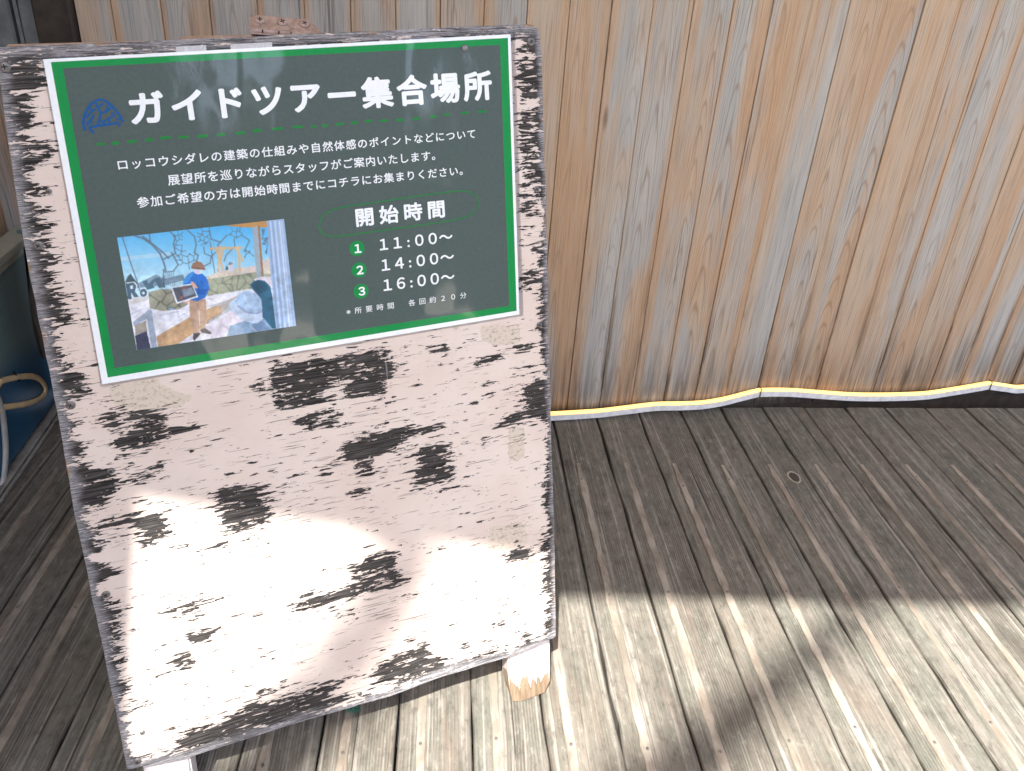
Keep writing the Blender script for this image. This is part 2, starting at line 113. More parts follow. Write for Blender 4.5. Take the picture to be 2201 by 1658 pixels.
# ---------------------------------------------------------------- node helper
class NT:
    def __init__(s, name):
        s.mat = bpy.data.materials.new(name); s.mat.use_nodes = True; s.t = s.mat.node_tree
        s.b = s.t.nodes['Principled BSDF']; s.c = s.t.nodes.new('ShaderNodeTexCoord'); s.obj = s.c.outputs['Object']
    def put(s, sock, v):
        if v is None: return
        if isinstance(v, bpy.types.NodeSocket): s.t.links.new(v, sock)
        elif isinstance(v, (tuple, list)) and sock.type == 'RGBA': sock.default_value = (*v[:3], 1)
        else: sock.default_value = v
    def M(s, op, a, b=None, c=None, clamp=False):
        n = s.t.nodes.new('ShaderNodeMath'); n.operation = op; n.use_clamp = clamp
        for i, v in enumerate((a, b, c)): s.put(n.inputs[i], v)
        return n.outputs[0]
    def add(s, a, b): return s.M('ADD', a, b)
    def sub(s, a, b): return s.M('SUBTRACT', a, b)
    def mul(s, a, b): return s.M('MULTIPLY', a, b)
    def sm(s, v, lo, hi, a=0.0, b=1.0):
        n = s.t.nodes.new('ShaderNodeMapRange'); n.interpolation_type = 'SMOOTHSTEP'
        for i, x in enumerate((v, lo, hi, a, b)): s.put(n.inputs[i], x)
        return n.outputs[0]
    def vec(s, scale=(1, 1, 1), loc=None, src=None, rot=None):
        n = s.t.nodes.new('ShaderNodeMapping'); s.put(n.inputs[0], src or s.obj); n.inputs[3].default_value = scale
        if rot: n.inputs[2].default_value = rot
        if loc is not None: s.put(n.inputs[1], loc)
        return n.outputs[0]
    def comb(s, x=0.0, y=0.0, z=0.0):
        n = s.t.nodes.new('ShaderNodeCombineXYZ')
        for i, v in enumerate((x, y, z)): s.put(n.inputs[i], v)
        return n.outputs[0]
    def sep(s, v=None):
        n = s.t.nodes.new('ShaderNodeSeparateXYZ'); s.put(n.inputs[0], v or s.obj); return n.outputs
    def noise(s, vec, scale=1.0, detail=3.0, rough=0.55, dist=0.0):
        n = s.t.nodes.new('ShaderNodeTexNoise'); s.put(n.inputs['Vector'], vec)
        n.inputs['Scale'].default_value = scale; n.inputs['Detail'].default_value = detail; n.inputs['Roughness'].default_value = rough; n.inputs['Distortion'].default_value = dist
        return n.outputs[0]
    def mix(s, f, a, b, mode='MIX'):
        n = s.t.nodes.new('ShaderNodeMix'); n.data_type = 'RGBA'; n.blend_type = mode
        s.put(n.inputs[0], f); s.put(n.inputs[6], a); s.put(n.inputs[7], b); return n.outputs[2]
    def attr(s, name, col=False):
        n = s.t.nodes.new('ShaderNodeAttribute'); n.attribute_name = name; return n.outputs['Color' if col else 'Fac']
    def bump(s, h, strength=0.5, dist=0.001):
        n = s.t.nodes.new('ShaderNodeBump'); s.put(n.inputs['Height'], h); n.inputs['Strength'].default_value = strength; n.inputs['Distance'].default_value = dist
        return n.outputs[0]
    def out(s, col=None, rough=0.6, normal=None, spec=0.5, **kw):
        s.put(s.b.inputs['Base Color'], col); s.put(s.b.inputs['Roughness'], rough); s.put(s.b.inputs['Specular IOR Level'], spec)
        if normal is not None: s.put(s.b.inputs['Normal'], normal)
        for k, v in kw.items(): s.put(s.b.inputs[k.replace('_', ' ')], v)
        return s.mat
def flat(name, col, rough=0.5, var=0.15, scale=40, spec=0.5, bump=0.0, metal=0.0):
    n = NT(name); f = n.noise(n.vec((1, 1, 1)), scale, 5, 0.6)
    c = n.mix(n.mul(n.sm(f, .3, .7), 1.0), tuple(x * (1 - var) for x in col), tuple(min(1, x * (1 + var)) for x in col))
    return n.out(c, n.sm(f, .2, .8, rough - .08, rough + .08), n.bump(f, bump, .001) if bump else None, spec, Metallic=metal)

# ---------------------------------------------------------------- materials: weathered wood
def wall_material(name, warm=1.0):
    n = NT(name); bid = n.attr('bid'); pu = n.attr('pu'); x, y, z = n.sep()
    off = n.comb(n.mul(bid, 37.0), 0.0, n.mul(bid, 91.0))
    wob = n.sub(n.noise(n.vec((3, 3, 2.4), off), 1.0, 2), .5)
    fr = n.M('FRACT', n.mul(bid, 17.3))
    du = n.add(n.sub(n.sub(pu, .5), n.mul(n.sub(fr, .5), .5)), n.mul(wob, .35))
    ad = n.M('ABSOLUTE', du)
    # cathedral grain: arches down the board, crowding into straight lines at its edges
    g = n.add(n.mul(z, n.add(.22, n.mul(fr, .65))), n.mul(n.mul(du, du), n.add(1.2, n.mul(bid, 2.0))))
    g = n.add(g, n.mul(n.noise(n.vec((14, 1, 3.5), off), 1.0, 3), .16))
    s1 = n.M('SINE', n.mul(g, 125.0)); ln = n.M('POWER', n.add(n.mul(s1, .5), .5), 9.0)
    ln = n.mul(ln, n.mul(n.sm(n.noise(n.vec((18, 1, 1.6), off), 1.0, 3), .30, .52), n.sm(n.M('FRACT', n.mul(bid, 7.7)), .15, .5, .10, 1.0)))
    fib = n.noise(n.vec((520, 1, 9), off), 1.0, 4, .65)
    fib2 = n.noise(n.vec((170, 1, 4), off), 1.0, 3, .6)
    # weathering: grey where the boards have bleached, orange left at the board edges
    big = n.noise(n.vec((9, 1, 1.1), off), 1.0, 4, .6, .6)
    e = n.M('ABSOLUTE', n.sub(pu, n.add(.5, n.mul(n.sub(fr, .5), .25)))); e = n.add(e, n.mul(wob, .22))
    grey = n.mul(n.sm(e, .47, .33), n.sm(n.sub(big, n.mul(n.sm(x, -.3, 1.3), .10)), .34, .50)); grey = n.mul(grey, n.sm(fr, -.45, .45, .0, 1.0))
    tan = n.sm(n.noise(n.vec((13, 1, 1.2), off), 1.0, 4, .6), .40, .62)
    orange = n.mix(fr, (.55 * warm, .355, .21), (.52 * warm, .35, .22))
    base = n.mix(tan, orange, (.54, .425, .31))
    cold = n.mix(n.sm(n.noise(n.vec((30, 1, 3), off), 1.0, 3), .35, .65), (.51, .485, .435), (.42, .415, .385))
    c = n.mix(grey, base, cold)
    c = n.mix(n.mul(ln, .48), c, (.27, .165, .085))
    c = n.mix(n.mul(n.sm(fib, .47, .68), .46), c, (.17, .13, .09))
    c = n.mix(n.mul(n.sm(fib2, .46, .28), .24), c, (.62, .56, .48))
    c = n.mix(n.mul(n.sm(fib2, .55, .70), .30), c, (.20, .14, .09))
    crack = n.mul(n.sm(n.noise(n.vec((210, 1, 3.2), off), 1.0, 2, .5), 0.63, .70), n.sm(big, .36, .5))
    c = n.mix(n.mul(crack, .6), c, (.07, .05, .035))
    # rain-splash dirt: creeps up from the deck in streaks, and runs in dark streaks down some boards
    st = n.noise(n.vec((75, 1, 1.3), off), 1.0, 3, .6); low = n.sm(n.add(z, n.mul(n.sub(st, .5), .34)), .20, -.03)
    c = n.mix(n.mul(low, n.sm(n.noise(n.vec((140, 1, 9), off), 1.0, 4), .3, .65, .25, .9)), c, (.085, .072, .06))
    foot = n.sm(n.add(z, n.mul(n.sub(n.noise(n.vec((200, 1, 6), off), 1.0, 3), .5), .03)), .040, .012); c = n.mix(n.mul(foot, .88), c, (.028, .025, .022))  # bottom band: dirt, with the light strip's shade put into the colour
    seam = n.mul(n.mul(n.sm(n.M('ABSOLUTE', n.sub(pu, .5)), .34, .47), n.sm(n.add(z, n.mul(n.sub(st, .5), .9)), .42, .05)), n.sm(n.noise(n.vec((60, 1, 5), off), 1.0, 4, .65), .44, .58)); c = n.mix(n.mul(seam, .75), c, (.075, .055, .04))
    run = n.mul(n.sm(st, .60, .70), n.sm(bid, .55, .75)); c = n.mix(n.mul(run, .55), c, (.10, .075, .05))
    knot = n.t.nodes.new('ShaderNodeTexVoronoi'); n.put(knot.inputs['Vector'], n.vec((7, 1, 1.5), off)); knot.inputs['Scale'].default_value = 1.0
    c = n.mix(n.mul(n.sm(knot.outputs['Distance'], .05, .015), .7), c, (.12, .07, .04))
    h = n.add(n.mul(fib, .6), n.add(n.mul(ln, -.5), n.mul(crack, -1.2)))
    return n.out(c, n.sm(grey, 0, 1, .62, .85), n.bump(h, .35, .0008), .3)

def deck_material():
    n = NT('deck_weathered_wood'); bid = n.attr('bid'); pu = n.attr('pu'); x, y, z = n.sep()
    off = n.comb(n.mul(bid, 53.0), n.mul(bid, 71.0), 0.0); fr = n.M('FRACT', n.mul(bid, 13.7))
    wob = n.noise(n.vec((6, 2.2, 1), off), 1.0, 2)
    g = n.add(n.mul(pu, 1.0), n.mul(wob, n.add(.25, n.mul(fr, .55))))
    s1 = n.M('SINE', n.mul(g, 150.0)); ln = n.M('POWER', n.add(n.mul(s1, .5), .5), 2.0)
    lnm = n.sm(n.noise(n.vec((16, 1.2, 1), off), 1.0, 3), .38, .62)
    fib = n.noise(n.vec((420, 9, 1), off), 1.0, 5, .68)
    fib2 = n.noise(n.vec((150, 3.5, 1), off), 1.0, 4, .6)
    blot = n.noise(n.vec((30, 13, 1), off), 1.0, 7, .75)
    fine = n.noise(n.vec((330, 130, 1), off), 1.0, 4, .7)
    warm = n.mix(fr, (.150, .134, .112), (.162, .151, .130)); green = n.mix(fine, (.075, .077, .062), (.165, .166, .142))
    c = n.mix(n.mul(n.sm(blot, .42, .60), n.sm(fr, .05, .65, .60, 1.0)), warm, green)
    c = n.mix(n.mul(n.sm(fib, .45, .70), .60), c, (.052, .046, .038))
    c = n.mix(n.mul(n.sm(fib2, .50, .30), .52), c, (.37, .345, .31))
    c = n.mix(n.mul(n.mul(ln, lnm), .50), c, (.058, .048, .038))
    mot = n.noise(n.vec((95, 48, 1), off), 1.0, 5, .72); c = n.mix(n.mul(n.sm(mot, .50, .68), .55), c, (.048, .046, .038)); c = n.mix(n.mul(n.sm(mot, .46, .30), .40), c, (.31, .30, .265))
    dirt = n.sm(n.noise(n.vec((11, 5, 1), off), 1.0, 5, .65), .56, .74); c = n.mix(n.mul(dirt, .6), c, (.036, .032, .027))
    red = n.sm(n.noise(n.vec((20, 2.5, 1), off), 1.0, 3, .6), .60, .74); c = n.mix(n.mul(red, .4), c, (.12, .075, .054))
    kn = n.t.nodes.new('ShaderNodeTexVoronoi'); n.put(kn.inputs['Vector'], n.vec((9, 2.6, 1), off)); kn.inputs['Scale'].default_value = 1.0
    kd = n.add(kn.outputs['Distance'], n.mul(n.sub(blot, .5), .05)); c = n.mix(n.mul(n.sm(kd, .085, .04), .75), c, (.05, .038, .03))
    sp = n.noise(n.vec((900, 700, 1)), 1.0, 2, .5); c = n.mix(n.mul(n.sm(sp, .70, .76), .5), c, (.40, .38, .34))
    cr = n.sm(n.noise(n.vec((160, 1.8, 1), off), 1.0, 2, .5), .69, .73); c = n.mix(n.mul(cr, .8), c, (.02, .017, .014))
    edge = n.M('ABSOLUTE', n.sub(pu, .5)); c = n.mix(n.mul(n.sm(edge, .44, .5), .45), c, (.05, .042, .035))
    h = n.add(n.mul(fib, .8), n.add(n.mul(n.mul(ln, lnm), -.7), n.add(n.mul(cr, -2.0), n.mul(blot, .5))))
    return n.out(c, .82, n.bump(h, .55, .0011), .25)

def strip_material():
    n = NT('strip_pale_wood'); x, y, z = n.sep()
    a = n.noise(n.vec((260, 24, 1)), 1.0, 4, .6); b = n.noise(n.vec((30, 18, 1)), 1.0, 4, .65)
    c = n.mix(n.sm(b, .35, .65), (.31, .28, .235), (.20, .165, .135)); c = n.mix(n.mul(n.sm(a, .5, .75), .7), c, (.09, .075, .06))
    g = n.noise(n.vec((14, 5, 1)), 1.0, 4, .65); c = n.mix(n.mul(n.sm(g, .48, .64), .55), c, (.115, .108, .088))
    return n.out(c, .85, n.bump(a, .5, .0008), .2)

def board_material():
    n = NT('peeling_pink_paint'); x, y, z = n.sep()
    worn = n.attr('worn'); edge = n.attr('edge'); resid = n.attr('resid')
    warp = n.noise(n.vec((14, 1, 40)), 1.0, 3, .5); zz = n.add(z, n.mul(n.sub(warp, .5), .004))
    gv = n.comb(x, 0.0, zz)
    n1 = n.noise(n.vec((62, 1, 430), src=gv), 1.0, 5, .70)
    n2 = n.noise(n.vec((190, 1, 1100), src=gv), 1.0, 3, .6)
    n3 = n.noise(n.vec((85, 1, 150)), 1.0, 4, .65)
    def cell(sx, sz, amt):                             # the paint lets go in slivers bounded by its checks
        j = n.noise(n.vec((90, 1, 260)), 1.0, 3, .6); jx = n.noise(n.vec((60, 1, 200), (3.1, 0, 7.7)), 1.0, 3, .6)
        vo = n.t.nodes.new('ShaderNodeTexVoronoi'); vo.inputs['Scale'].default_value = 1.0
        n.put(vo.inputs['Vector'], n.comb(n.mul(n.add(x, n.mul(n.sub(jx, .5), .010)), sx), 0.0, n.mul(n.add(zz, n.mul(n.sub(j, .5), .0022)), sz)))
        return n.mul(n.sub(n.sep(vo.outputs['Color'])[0], .5), amt)
    v = n.add(n.add(worn, n.add(cell(62, 400, .72), cell(150, 800, .40))), n.add(n.mul(n.sub(n1, .5), .75), n.add(n.mul(n.sub(n2, .5), .45), n.mul(n.sub(n3, .5), .55))))
    lost = n.sm(v, .495, .51)
    # hairline checks in the paint, running with the plywood grain
    ck = n.noise(n.vec((24, 1, 760), src=gv), 1.0, 2, .5); dens = n.noise(n.vec((6, 1, 5)), 1.0, 2)
    low = n.sm(z, -.25, -.6, 0.0, .022)
    chk = n.sm(n.add(ck, n.add(n.mul(n.sub(dens, .5), .16), low)), .655, .685)
    speck = n.sm(n.noise(n.vec((70, 1, 150)), 1.0, 2, .5), .735, .75)
    chk = n.M('MAXIMUM', chk, speck)
    # paint
    p1 = n.noise(n.vec((9, 1, 9)), 1.0, 4, .6); p2 = n.noise(n.vec((60, 1, 260), src=gv), 1.0, 3, .6)
    paint = n.mix(n.sm(p1, .3, .7), (.67, .56, .50), (.72, .63, .57)); paint = n.mix(n.mul(n.sm(p2, .55, .8), .35), paint, (.52, .42, .37))
    rs = n.noise(n.vec((260, 1, 260)), 1.0, 4, .7)
    rm = n.mul(n.sm(n.add(resid, n.mul(n.sub(rs, .5), 1.1)), .40, .66), .9)
    paint = n.mix(rm, paint, n.mix(n.sm(rs, .5, .68), (.62, .54, .45), (.34, .28, .21)))
    # bare wood
    w1 = n.noise(n.vec((24, 1, 720), src=gv), 1.0, 5, .7); w2 = n.noise(n.vec((16, 1, 60)), 1.0, 4, .6)
    wood = n.mix(n.sm(w1, .38, .70), (.008, .007, .007), (.105, .096, .092)); wood = n.mix(n.mul(n.sm(w2, .55, .8), .5), wood, (.10, .075, .055))
    gy = n.mul(n.sm(n.add(edge, n.mul(n.sub(w2, .5), 1.5)), .30, .95), n.sm(w1, .34, .62, .08, 1.0))
    wood = n.mix(gy, wood, n.mix(n.sm(n2, .3, .7), (.20, .195, .21), (.46, .45, .47)))
    tanm = n.mul(n.sm(edge, .86, .97), n.sm(n.noise(n.vec((18, 1, 22)), 1.0, 3), .58, .66)); wood = n.mix(n.mul(tanm, .85), wood, (.30, .17, .08))
    scr = n.sm(n.noise(n.vec((300, 1, 10), rot=(0, .5, 0)), 1.0, 2, .4), .73, .76); wood = n.mix(n.mul(scr, .45), wood, (.42, .41, .41))
    c = n.mix(n.mul(chk, .75), paint, (.07, .052, .045)); c = n.mix(lost, c, wood)
    rim = n.mul(n.sm(v, .40, .49), n.sub(1.0, lost)); c = n.mix(n.mul(rim, .10), c, (.85, .80, .77))
    h = n.add(n.mul(n.sub(1.0, lost), 1.0), n.add(n.mul(chk, -.7), n.add(n.mul(n.mul(w1, lost), .9), n.mul(p2, .12))))
    return n.out(c, n.sm(lost, 0, 1, .48, .8), n.bump(h, .7, .0006), .35)

def gloss(name, col, var=0.03, sheen=True):          # printed paper under a clear laminate
    n = NT(name); f = n.noise(n.vec((260, 1, 260)), 1.0, 4, .6); d = n.noise(n.vec((5, 1, 5)), 1.0, 3, .5)
    c = n.mix(n.sm(f, .3, .7), tuple(k * (1 - var) for k in col), tuple(min(1, k * (1 + var)) for k in col))
    wave = n.noise(n.vec((9, 1, 5)), 1.0, 2, .5); cr = n.noise(n.vec((240, 1, 190)), 1.0, 3, .65)
    cm = n.sm(n.noise(n.vec((14, 1, 9)), 1.0, 2), .48, .66)
    h = n.add(n.mul(wave, 1.0), n.mul(n.mul(cr, cm), .035))
    n.out(c, .55, None, .3, Coat_Weight=1.0, Coat_Roughness=.05, Coat_IOR=1.5)
    n.put(n.b.inputs['Coat Normal'], n.bump(h, 1.0, .0035))
    return n.mat

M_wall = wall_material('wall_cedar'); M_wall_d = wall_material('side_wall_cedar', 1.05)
M_deck = deck_material(); M_strip = strip_material(); M_board = board_material()
M_paint_edge = flat('edge_brown_paint', (.36, .25, .18), .6, .25, 60, .3, .2)
M_screw = flat('screw_weathered_metal', (.20, .19, .185), .45, .35, 300, .5, .2, .6)
M_slot = flat('screw_recess', (.02, .02, .02), .8)
M_hinge = flat('hinge_brown_paint', (.36, .26, .215), .42, .3, 160, .5, .15)
M_rust = flat('rust', (.22, .10, .045), .8, .4, 300)
M_dark = flat('dark_timber', (.045, .035, .027), .7, .35, 30, .3, .3)
M_greytrim = flat('grey_timber', (.17, .185, .18), .7, .2, 40, .3, .2)
M_earth = flat('pale_paving', (.50, .46, .40), .95, .3, 3, .2, .4)
M_under = flat('dark_underside', (.05, .045, .04), .9, .3, 20)

# ---------------------------------------------------------------- structure: ground, deck
me = bpy.data.meshes.new('ground'); S = 900.0
me.from_pydata([(-S, -S, -.32), (S, -S, -.32), (S, S, -.32), (-S, S, -.32)], [], [(0, 1, 2, 3)])
tag(link('ground', me, M_earth), kind='structure')

def attr_f(me, name, vals):
    a = me.attributes.new(name, 'FLOAT', 'POINT'); a.data.foreach_set('value', np.asarray(vals, np.float32))
da = DECK['da']; ds = DECK['s']
deck_M = Matrix.Translation((0, WALLY, 0)) @ Matrix.Rotation(-da, 4, 'Z')       # local y runs along the boards
def boards(spans, y0, y1, thick, gap, segs=26, rough=.0009, vertical=False, z0=0, ease=.0016):
    """planks side by side: cross-section with eased edges, lofted along the length"""
    V, F, bid, pu = [], [], [], []
    for a, b in spans:
        r = random.random(); lift = random.uniform(-.0012, .0012); tw = random.uniform(-.0008, .0008)
        prof = [(a + gap, -thick), (a + gap, -.0022), (a + gap + ease, 0), (a + (b - a) * .5, .0004 if not vertical else .0001), (b - gap - ease, 0), (b - gap, -.0022), (b - gap, -thick)]
        base = len(V); n = len(prof)
        for i in range(segs + 1):
            t = i / segs; yy = y0 + (y1 - y0) * t; jl = random.gauss(0, rough); jr = random.gauss(0, rough)
            for k, (x, z) in enumerate(prof):
                j = jl if k < 3 else (jr if k > 3 else 0)
                h = z + lift + tw * (2 * k / (n - 1) - 1)
                V.append((x + j, -h, yy + z0) if vertical else (x + j, yy, h)); bid.append(r); pu.append(min(1, max(0, (x - a) / (b - a))))
        for i in range(segs):
            for k in range(n - 1):
                q = base + i * n + k; F.append((q, q + n, q + n + 1, q + 1) if vertical else (q, q + 1, q + n + 1, q + n))
        F.append(tuple(base + k for k in range(n))); F.append(tuple(base + segs * n + k for k in range(n))[::-1])
    return V, F, bid, pu
ks = list(range(-2, 30)); left = [-3, -4, -5, -6, -7, -8, -9.33, -10.45, -11.18, -12.2, -13.1, -14.0]
edges = sorted([DECK['o'] + k * ds for k in left + ks])
spans = list(zip(edges[:-1], edges[1:]))
V, F, bid, pu = boards(spans, -2.4, .055, .032, .0011, 60)
deck = pyd('deck', V, F, M_deck); attr_f(deck.data, 'bid', bid); attr_f(deck.data, 'pu', pu); deck.matrix_world = deck_M; tag(deck, kind='structure')
bm = bmesh.new()
for y in (-2.2, -1.7, -1.2, -.38, -.59, -.15, .05): box(bm, edges[0], edges[-1], y - .03, y + .03, -.13, -.0335)
o = bmo('joist', bm, M_under, deck); o['kind'] = 'stuff'
# pale tread strips let into the boards, each with its nails
nail_bm = bmesh.new(); bmesh.ops.create_cone(nail_bm, cap_ends=True, segments=10, radius1=.0022, radius2=.0018, depth=.001)
nail_me = bpy.data.meshes.new('nail'); nail_bm.to_mesh(nail_me); nail_bm.free(); nail_me.materials.append(M_screw)
for a, b in spans:
    if a < -.75 or a > 1.55: continue
    x = a + (b - a) * (.325 + random.uniform(-.012, .012)); y_end = -.112 + random.uniform(-.006, .006); y0 = -2.35
    n = 150; Vs, Fs = [], []
    for i in range(n + 1):
        yy = y0 + (y_end - y0) * i / n; hw = .0060 + random.gauss(0, .0005); jx = random.gauss(0, .0003)
        if i >= n - 1: hw *= .7
        Vs += [(x - hw + jx, yy, .0006), (x - hw * .8 + jx, yy, .0016), (x + hw * .8 + jx, yy, .0016), (x + hw + jx, yy, .0006)]
    for i in range(n):
        for k in range(3): q = i * 4 + k; Fs.append((q, q + 1, q + 5, q + 4))
    Fs.append((n * 4, n * 4 + 1, n * 4 + 2, n * 4 + 3))
    st = pyd('tread_strip', Vs, Fs, M_strip, deck)
    for yn in (-.155, -.385, -.585):
        nl = bpy.data.objects.new('nail', nail_me); COL.objects.link(nl); nl.parent = st; nl.location = (x + random.uniform(-.001, .001), yn + random.uniform(-.012, .012), .0021)
# worn ring round a knot in the deck
p = deck_M.inverted() @ Vector(KNOT); vs, fs = ribbon([(p.x + .0105 * math.cos(t) * (1 + .06 * math.sin(3 * t)), p.y + .0135 * math.sin(t)) for t in [i * math.tau / 40 for i in range(40)]], .0034, True)
kp = [(p.x + .0100 * math.cos(t), p.y + .0128 * math.sin(t), .0008) for t in [i * math.tau / 30 for i in range(30)]]
pyd('knot', kp, [tuple(range(30))], flat('knot_dark_heart', (.045, .04, .033), .85, .5, 500), deck)
pyd('knot_ring', [(v.x, v.y, .0012) for v in vs], fs, flat('knot_pale_wood', (.30, .27, .21), .85, .3, 300), deck)

# ---------------------------------------------------------------- plank wall
def plank_wall(name, xs, z0, z1, mat, label, M=None):
    V, F, bid, pu = boards(xs, z0, z1, .012, .0003, 14, .0001, True, ease=.0007)
    o = pyd(name, V, F, mat); attr_f(o.data, 'bid', bid); attr_f(o.data, 'pu', pu)
    bm = bmesh.new(); box(bm, xs[0][0], xs[-1][1], .013, .06, z0 + .004, z1)
    b = bmo('backing', bm, M_under, o)
    if M is not None: o.matrix_world = M
    return tag(o, label, 'wall')
pw = PLANK['w']; X0 = -.461
e = [PLANK['o'] + k * pw for k in range(-11, 48)]; e = [X0] + [x for x in e if x > X0 + .02]
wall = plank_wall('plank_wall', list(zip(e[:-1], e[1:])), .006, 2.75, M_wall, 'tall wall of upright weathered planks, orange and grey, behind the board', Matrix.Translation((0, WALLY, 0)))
bm = bmesh.new(); box(bm, X0, e[-1], .004, .05, -.06, .005); bmo('base_board', bm, M_dark, wall)
# dark post ending the wall and the recess left of it
bm = bmesh.new(); box(bm, -.514, -.4625, WALLY - .012, WALLY + .08, -.02, 2.74, .003)
tag(bmo('corner_post', bm, M_dark), 'dark brown square post at the left end of the plank wall', 'post')
bm = bmesh.new(); box(bm, -.544, -.5165, WALLY + .012, WALLY + .10, -.02, 2.72, .003); box(bm, -.551, -.546, WALLY + .016, WALLY + .10, -.02, 2.72); box(bm, -.592, -.560, WALLY + .022, WALLY + .10, -.02, 2.72, .003)
tag(bmo('door_frame', bm, M_greytrim), 'grey upright timber trim left of the dark post', 'door frame')
xs = [(-1.6 + .09 * i, -1.6 + .09 * (i + 1)) for i in range(13)]
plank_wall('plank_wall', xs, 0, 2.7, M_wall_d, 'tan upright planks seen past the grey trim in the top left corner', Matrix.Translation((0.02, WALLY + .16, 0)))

# ---------------------------------------------------------------- roof over the deck (its edge throws the long straight shade line)
RZ = 2.5; OX, OY = .2320 * RZ, .5082 * RZ
def eave(x): return .7175 - .1185 * x
bm = bmesh.new()
xa, xb = -2.6, 3.6
pts = [(xa - OX, eave(xa) - OY), (xb - OX, eave(xb) - OY), (3.4, 1.7), (-3.2, 1.7)]
lo = [bm.verts.new((x, y, RZ)) for x, y in pts]; hi = [bm.verts.new((x, y, RZ + .14)) for x, y in pts]
bm.faces.new(lo[::-1]); bm.faces.new(hi)
for i in range(4): bm.faces.new((lo[i], lo[(i + 1) % 4], hi[(i + 1) % 4], hi[i]))
M_soffit = flat('soffit_boards', (.60, .50, .39), .75, .2, 12, .3, .2)
tag(bmo('roof', bm, M_soffit), 'flat timber canopy roof reaching out over the deck', 'roof')

# ---------------------------------------------------------------- low blue panel, rail, track, left side wall
XP = PANEL['x']
pe = PANEL['edge']; M_blue = None
n = NT('panel_dark_blue'); x, y, z = n.sep(); f = n.noise(n.vec((3, 6, 9)), 1.0, 4, .6); f2 = n.noise(n.vec((60, 60, 60)), 1.0, 4, .6)
t = n.sm(n.add(z, n.mul(n.sub(f, .5), .06)), .13, .21)
c = n.mix(t, (.016, .088, .175), (.15, .21, .205)); c = n.mix(n.mul(n.sm(f2, .5, .8), .3), c, (.10, .13, .135))  # teal-grey upper part: a fading reflection put into the sheet's colour
M_blue = n.out(c, .28, None, .5)
M_rail = flat('rail_pale_green_grey', (.42, .41, .33), .55, .12, 30, .4)
M_cream = flat('ring_reflection_cream', (.80, .58, .32), .5, .1, 50, .4)
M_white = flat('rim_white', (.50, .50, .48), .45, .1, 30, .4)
P = empty('blue_panel', loc=(XP, .9, 0)); tag(P, 'dark blue low panel with a light strip reflection built as a cream ring and pale top rail, left of the board', 'panel')
out = [(-1.6, .02), (-1.6, .352)] + [(pe[0][0] - .9 + .006, .352)] + [(y - .9, z) for y, z in pe] + [(.345, .02)]
bm = bmesh.new(); a = [bm.verts.new((0, y, z)) for y, z in out]; b = [bm.verts.new((-.008, y, z)) for y, z in out]
bm.faces.new(a); bm.faces.new(b[::-1]); k = len(out)
for i in range(k): bm.faces.new((a[i], b[i], b[(i + 1) % k], a[(i + 1) % k]))
bmo('panel_sheet', bm, M_blue, P)
bm = bmesh.new(); box(bm, -.03, .010, -1.6, .42, .353, .372, .003); bmo('top_rail', bm, M_rail, P)
bm = bmesh.new(); box(bm, -.012, .004, -1.6, .30, .338, .351, .002); bmo('rail_lip', bm, M_rail, P)
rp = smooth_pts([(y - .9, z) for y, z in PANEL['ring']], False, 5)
def tube(path, r, seg=8, flatx=1.0):         # path of 3d points
    Vv, Ff = [], []; n = len(path); Pp = [Vector(p) for p in path]
    for i, p in enumerate(Pp):
        t = (Pp[min(i + 1, n - 1)] - Pp[max(i - 1, 0)]).normalized(); up = Vector((1, 0, 0)) if abs(t.x) < .9 else Vector((0, 0, 1))
        s = t.cross(up).normalized(); u = s.cross(t)
        for j in range(seg):
            q = j * math.tau / seg; Vv.append(p + s * r * math.cos(q) + u * r * flatx * math.sin(q))
    for i in range(n - 1):
        for j in range(seg): Ff.append((i * seg + j, i * seg + (j + 1) % seg, (i + 1) * seg + (j + 1) % seg, (i + 1) * seg + j))
    return Vv, Ff
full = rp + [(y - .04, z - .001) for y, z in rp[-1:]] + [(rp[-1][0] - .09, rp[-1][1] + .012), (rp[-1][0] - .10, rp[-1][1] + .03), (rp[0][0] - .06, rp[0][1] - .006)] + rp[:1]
v1, f1 = tube([(.003, y, z) for y, z in full], .0055, 8, .5); pyd('ring', v1, f1, M_cream, P, smooth=True)  # cream loop: the light strip's reflection in the panel, built as a tube
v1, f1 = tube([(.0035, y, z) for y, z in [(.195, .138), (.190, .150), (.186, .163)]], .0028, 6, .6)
pyd('ring_clip_reflection', v1, f1, M_slot, P, smooth=True)  # dark clip on the strip as mirrored in the panel, also modelled
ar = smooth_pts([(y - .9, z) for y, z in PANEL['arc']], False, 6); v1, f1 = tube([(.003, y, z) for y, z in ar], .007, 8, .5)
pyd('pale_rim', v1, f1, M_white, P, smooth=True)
bm = bmesh.new(); box(bm, XP - .022, XP + .012, -1.6, WALLY + .16, .0015, .012, .002); box(bm, XP + .014, XP + .019, -1.6, WALLY + .16, .0015, .008, .001)
tag(bmo('floor_track', bm, flat('track_dull_metal', (.36, .35, .32), .5, .2, 60, .5, .1, .4)), 'dull metal sill track on the deck along the blue panel', 'track')
xs = [(.10 * i - 1.75, .10 * (i + 1) - 1.75) for i in range(34)]
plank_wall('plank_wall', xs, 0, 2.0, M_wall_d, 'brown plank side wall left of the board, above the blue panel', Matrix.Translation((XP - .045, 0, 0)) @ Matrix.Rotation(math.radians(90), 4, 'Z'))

bm = bmesh.new(); box(bm, -.7145, -.660, -.361, -.28, .002, RZ - .002, .004)
tag(bmo('canopy_post', bm, M_dark), 'dark square post carrying the canopy at the left end of the deck', 'post')
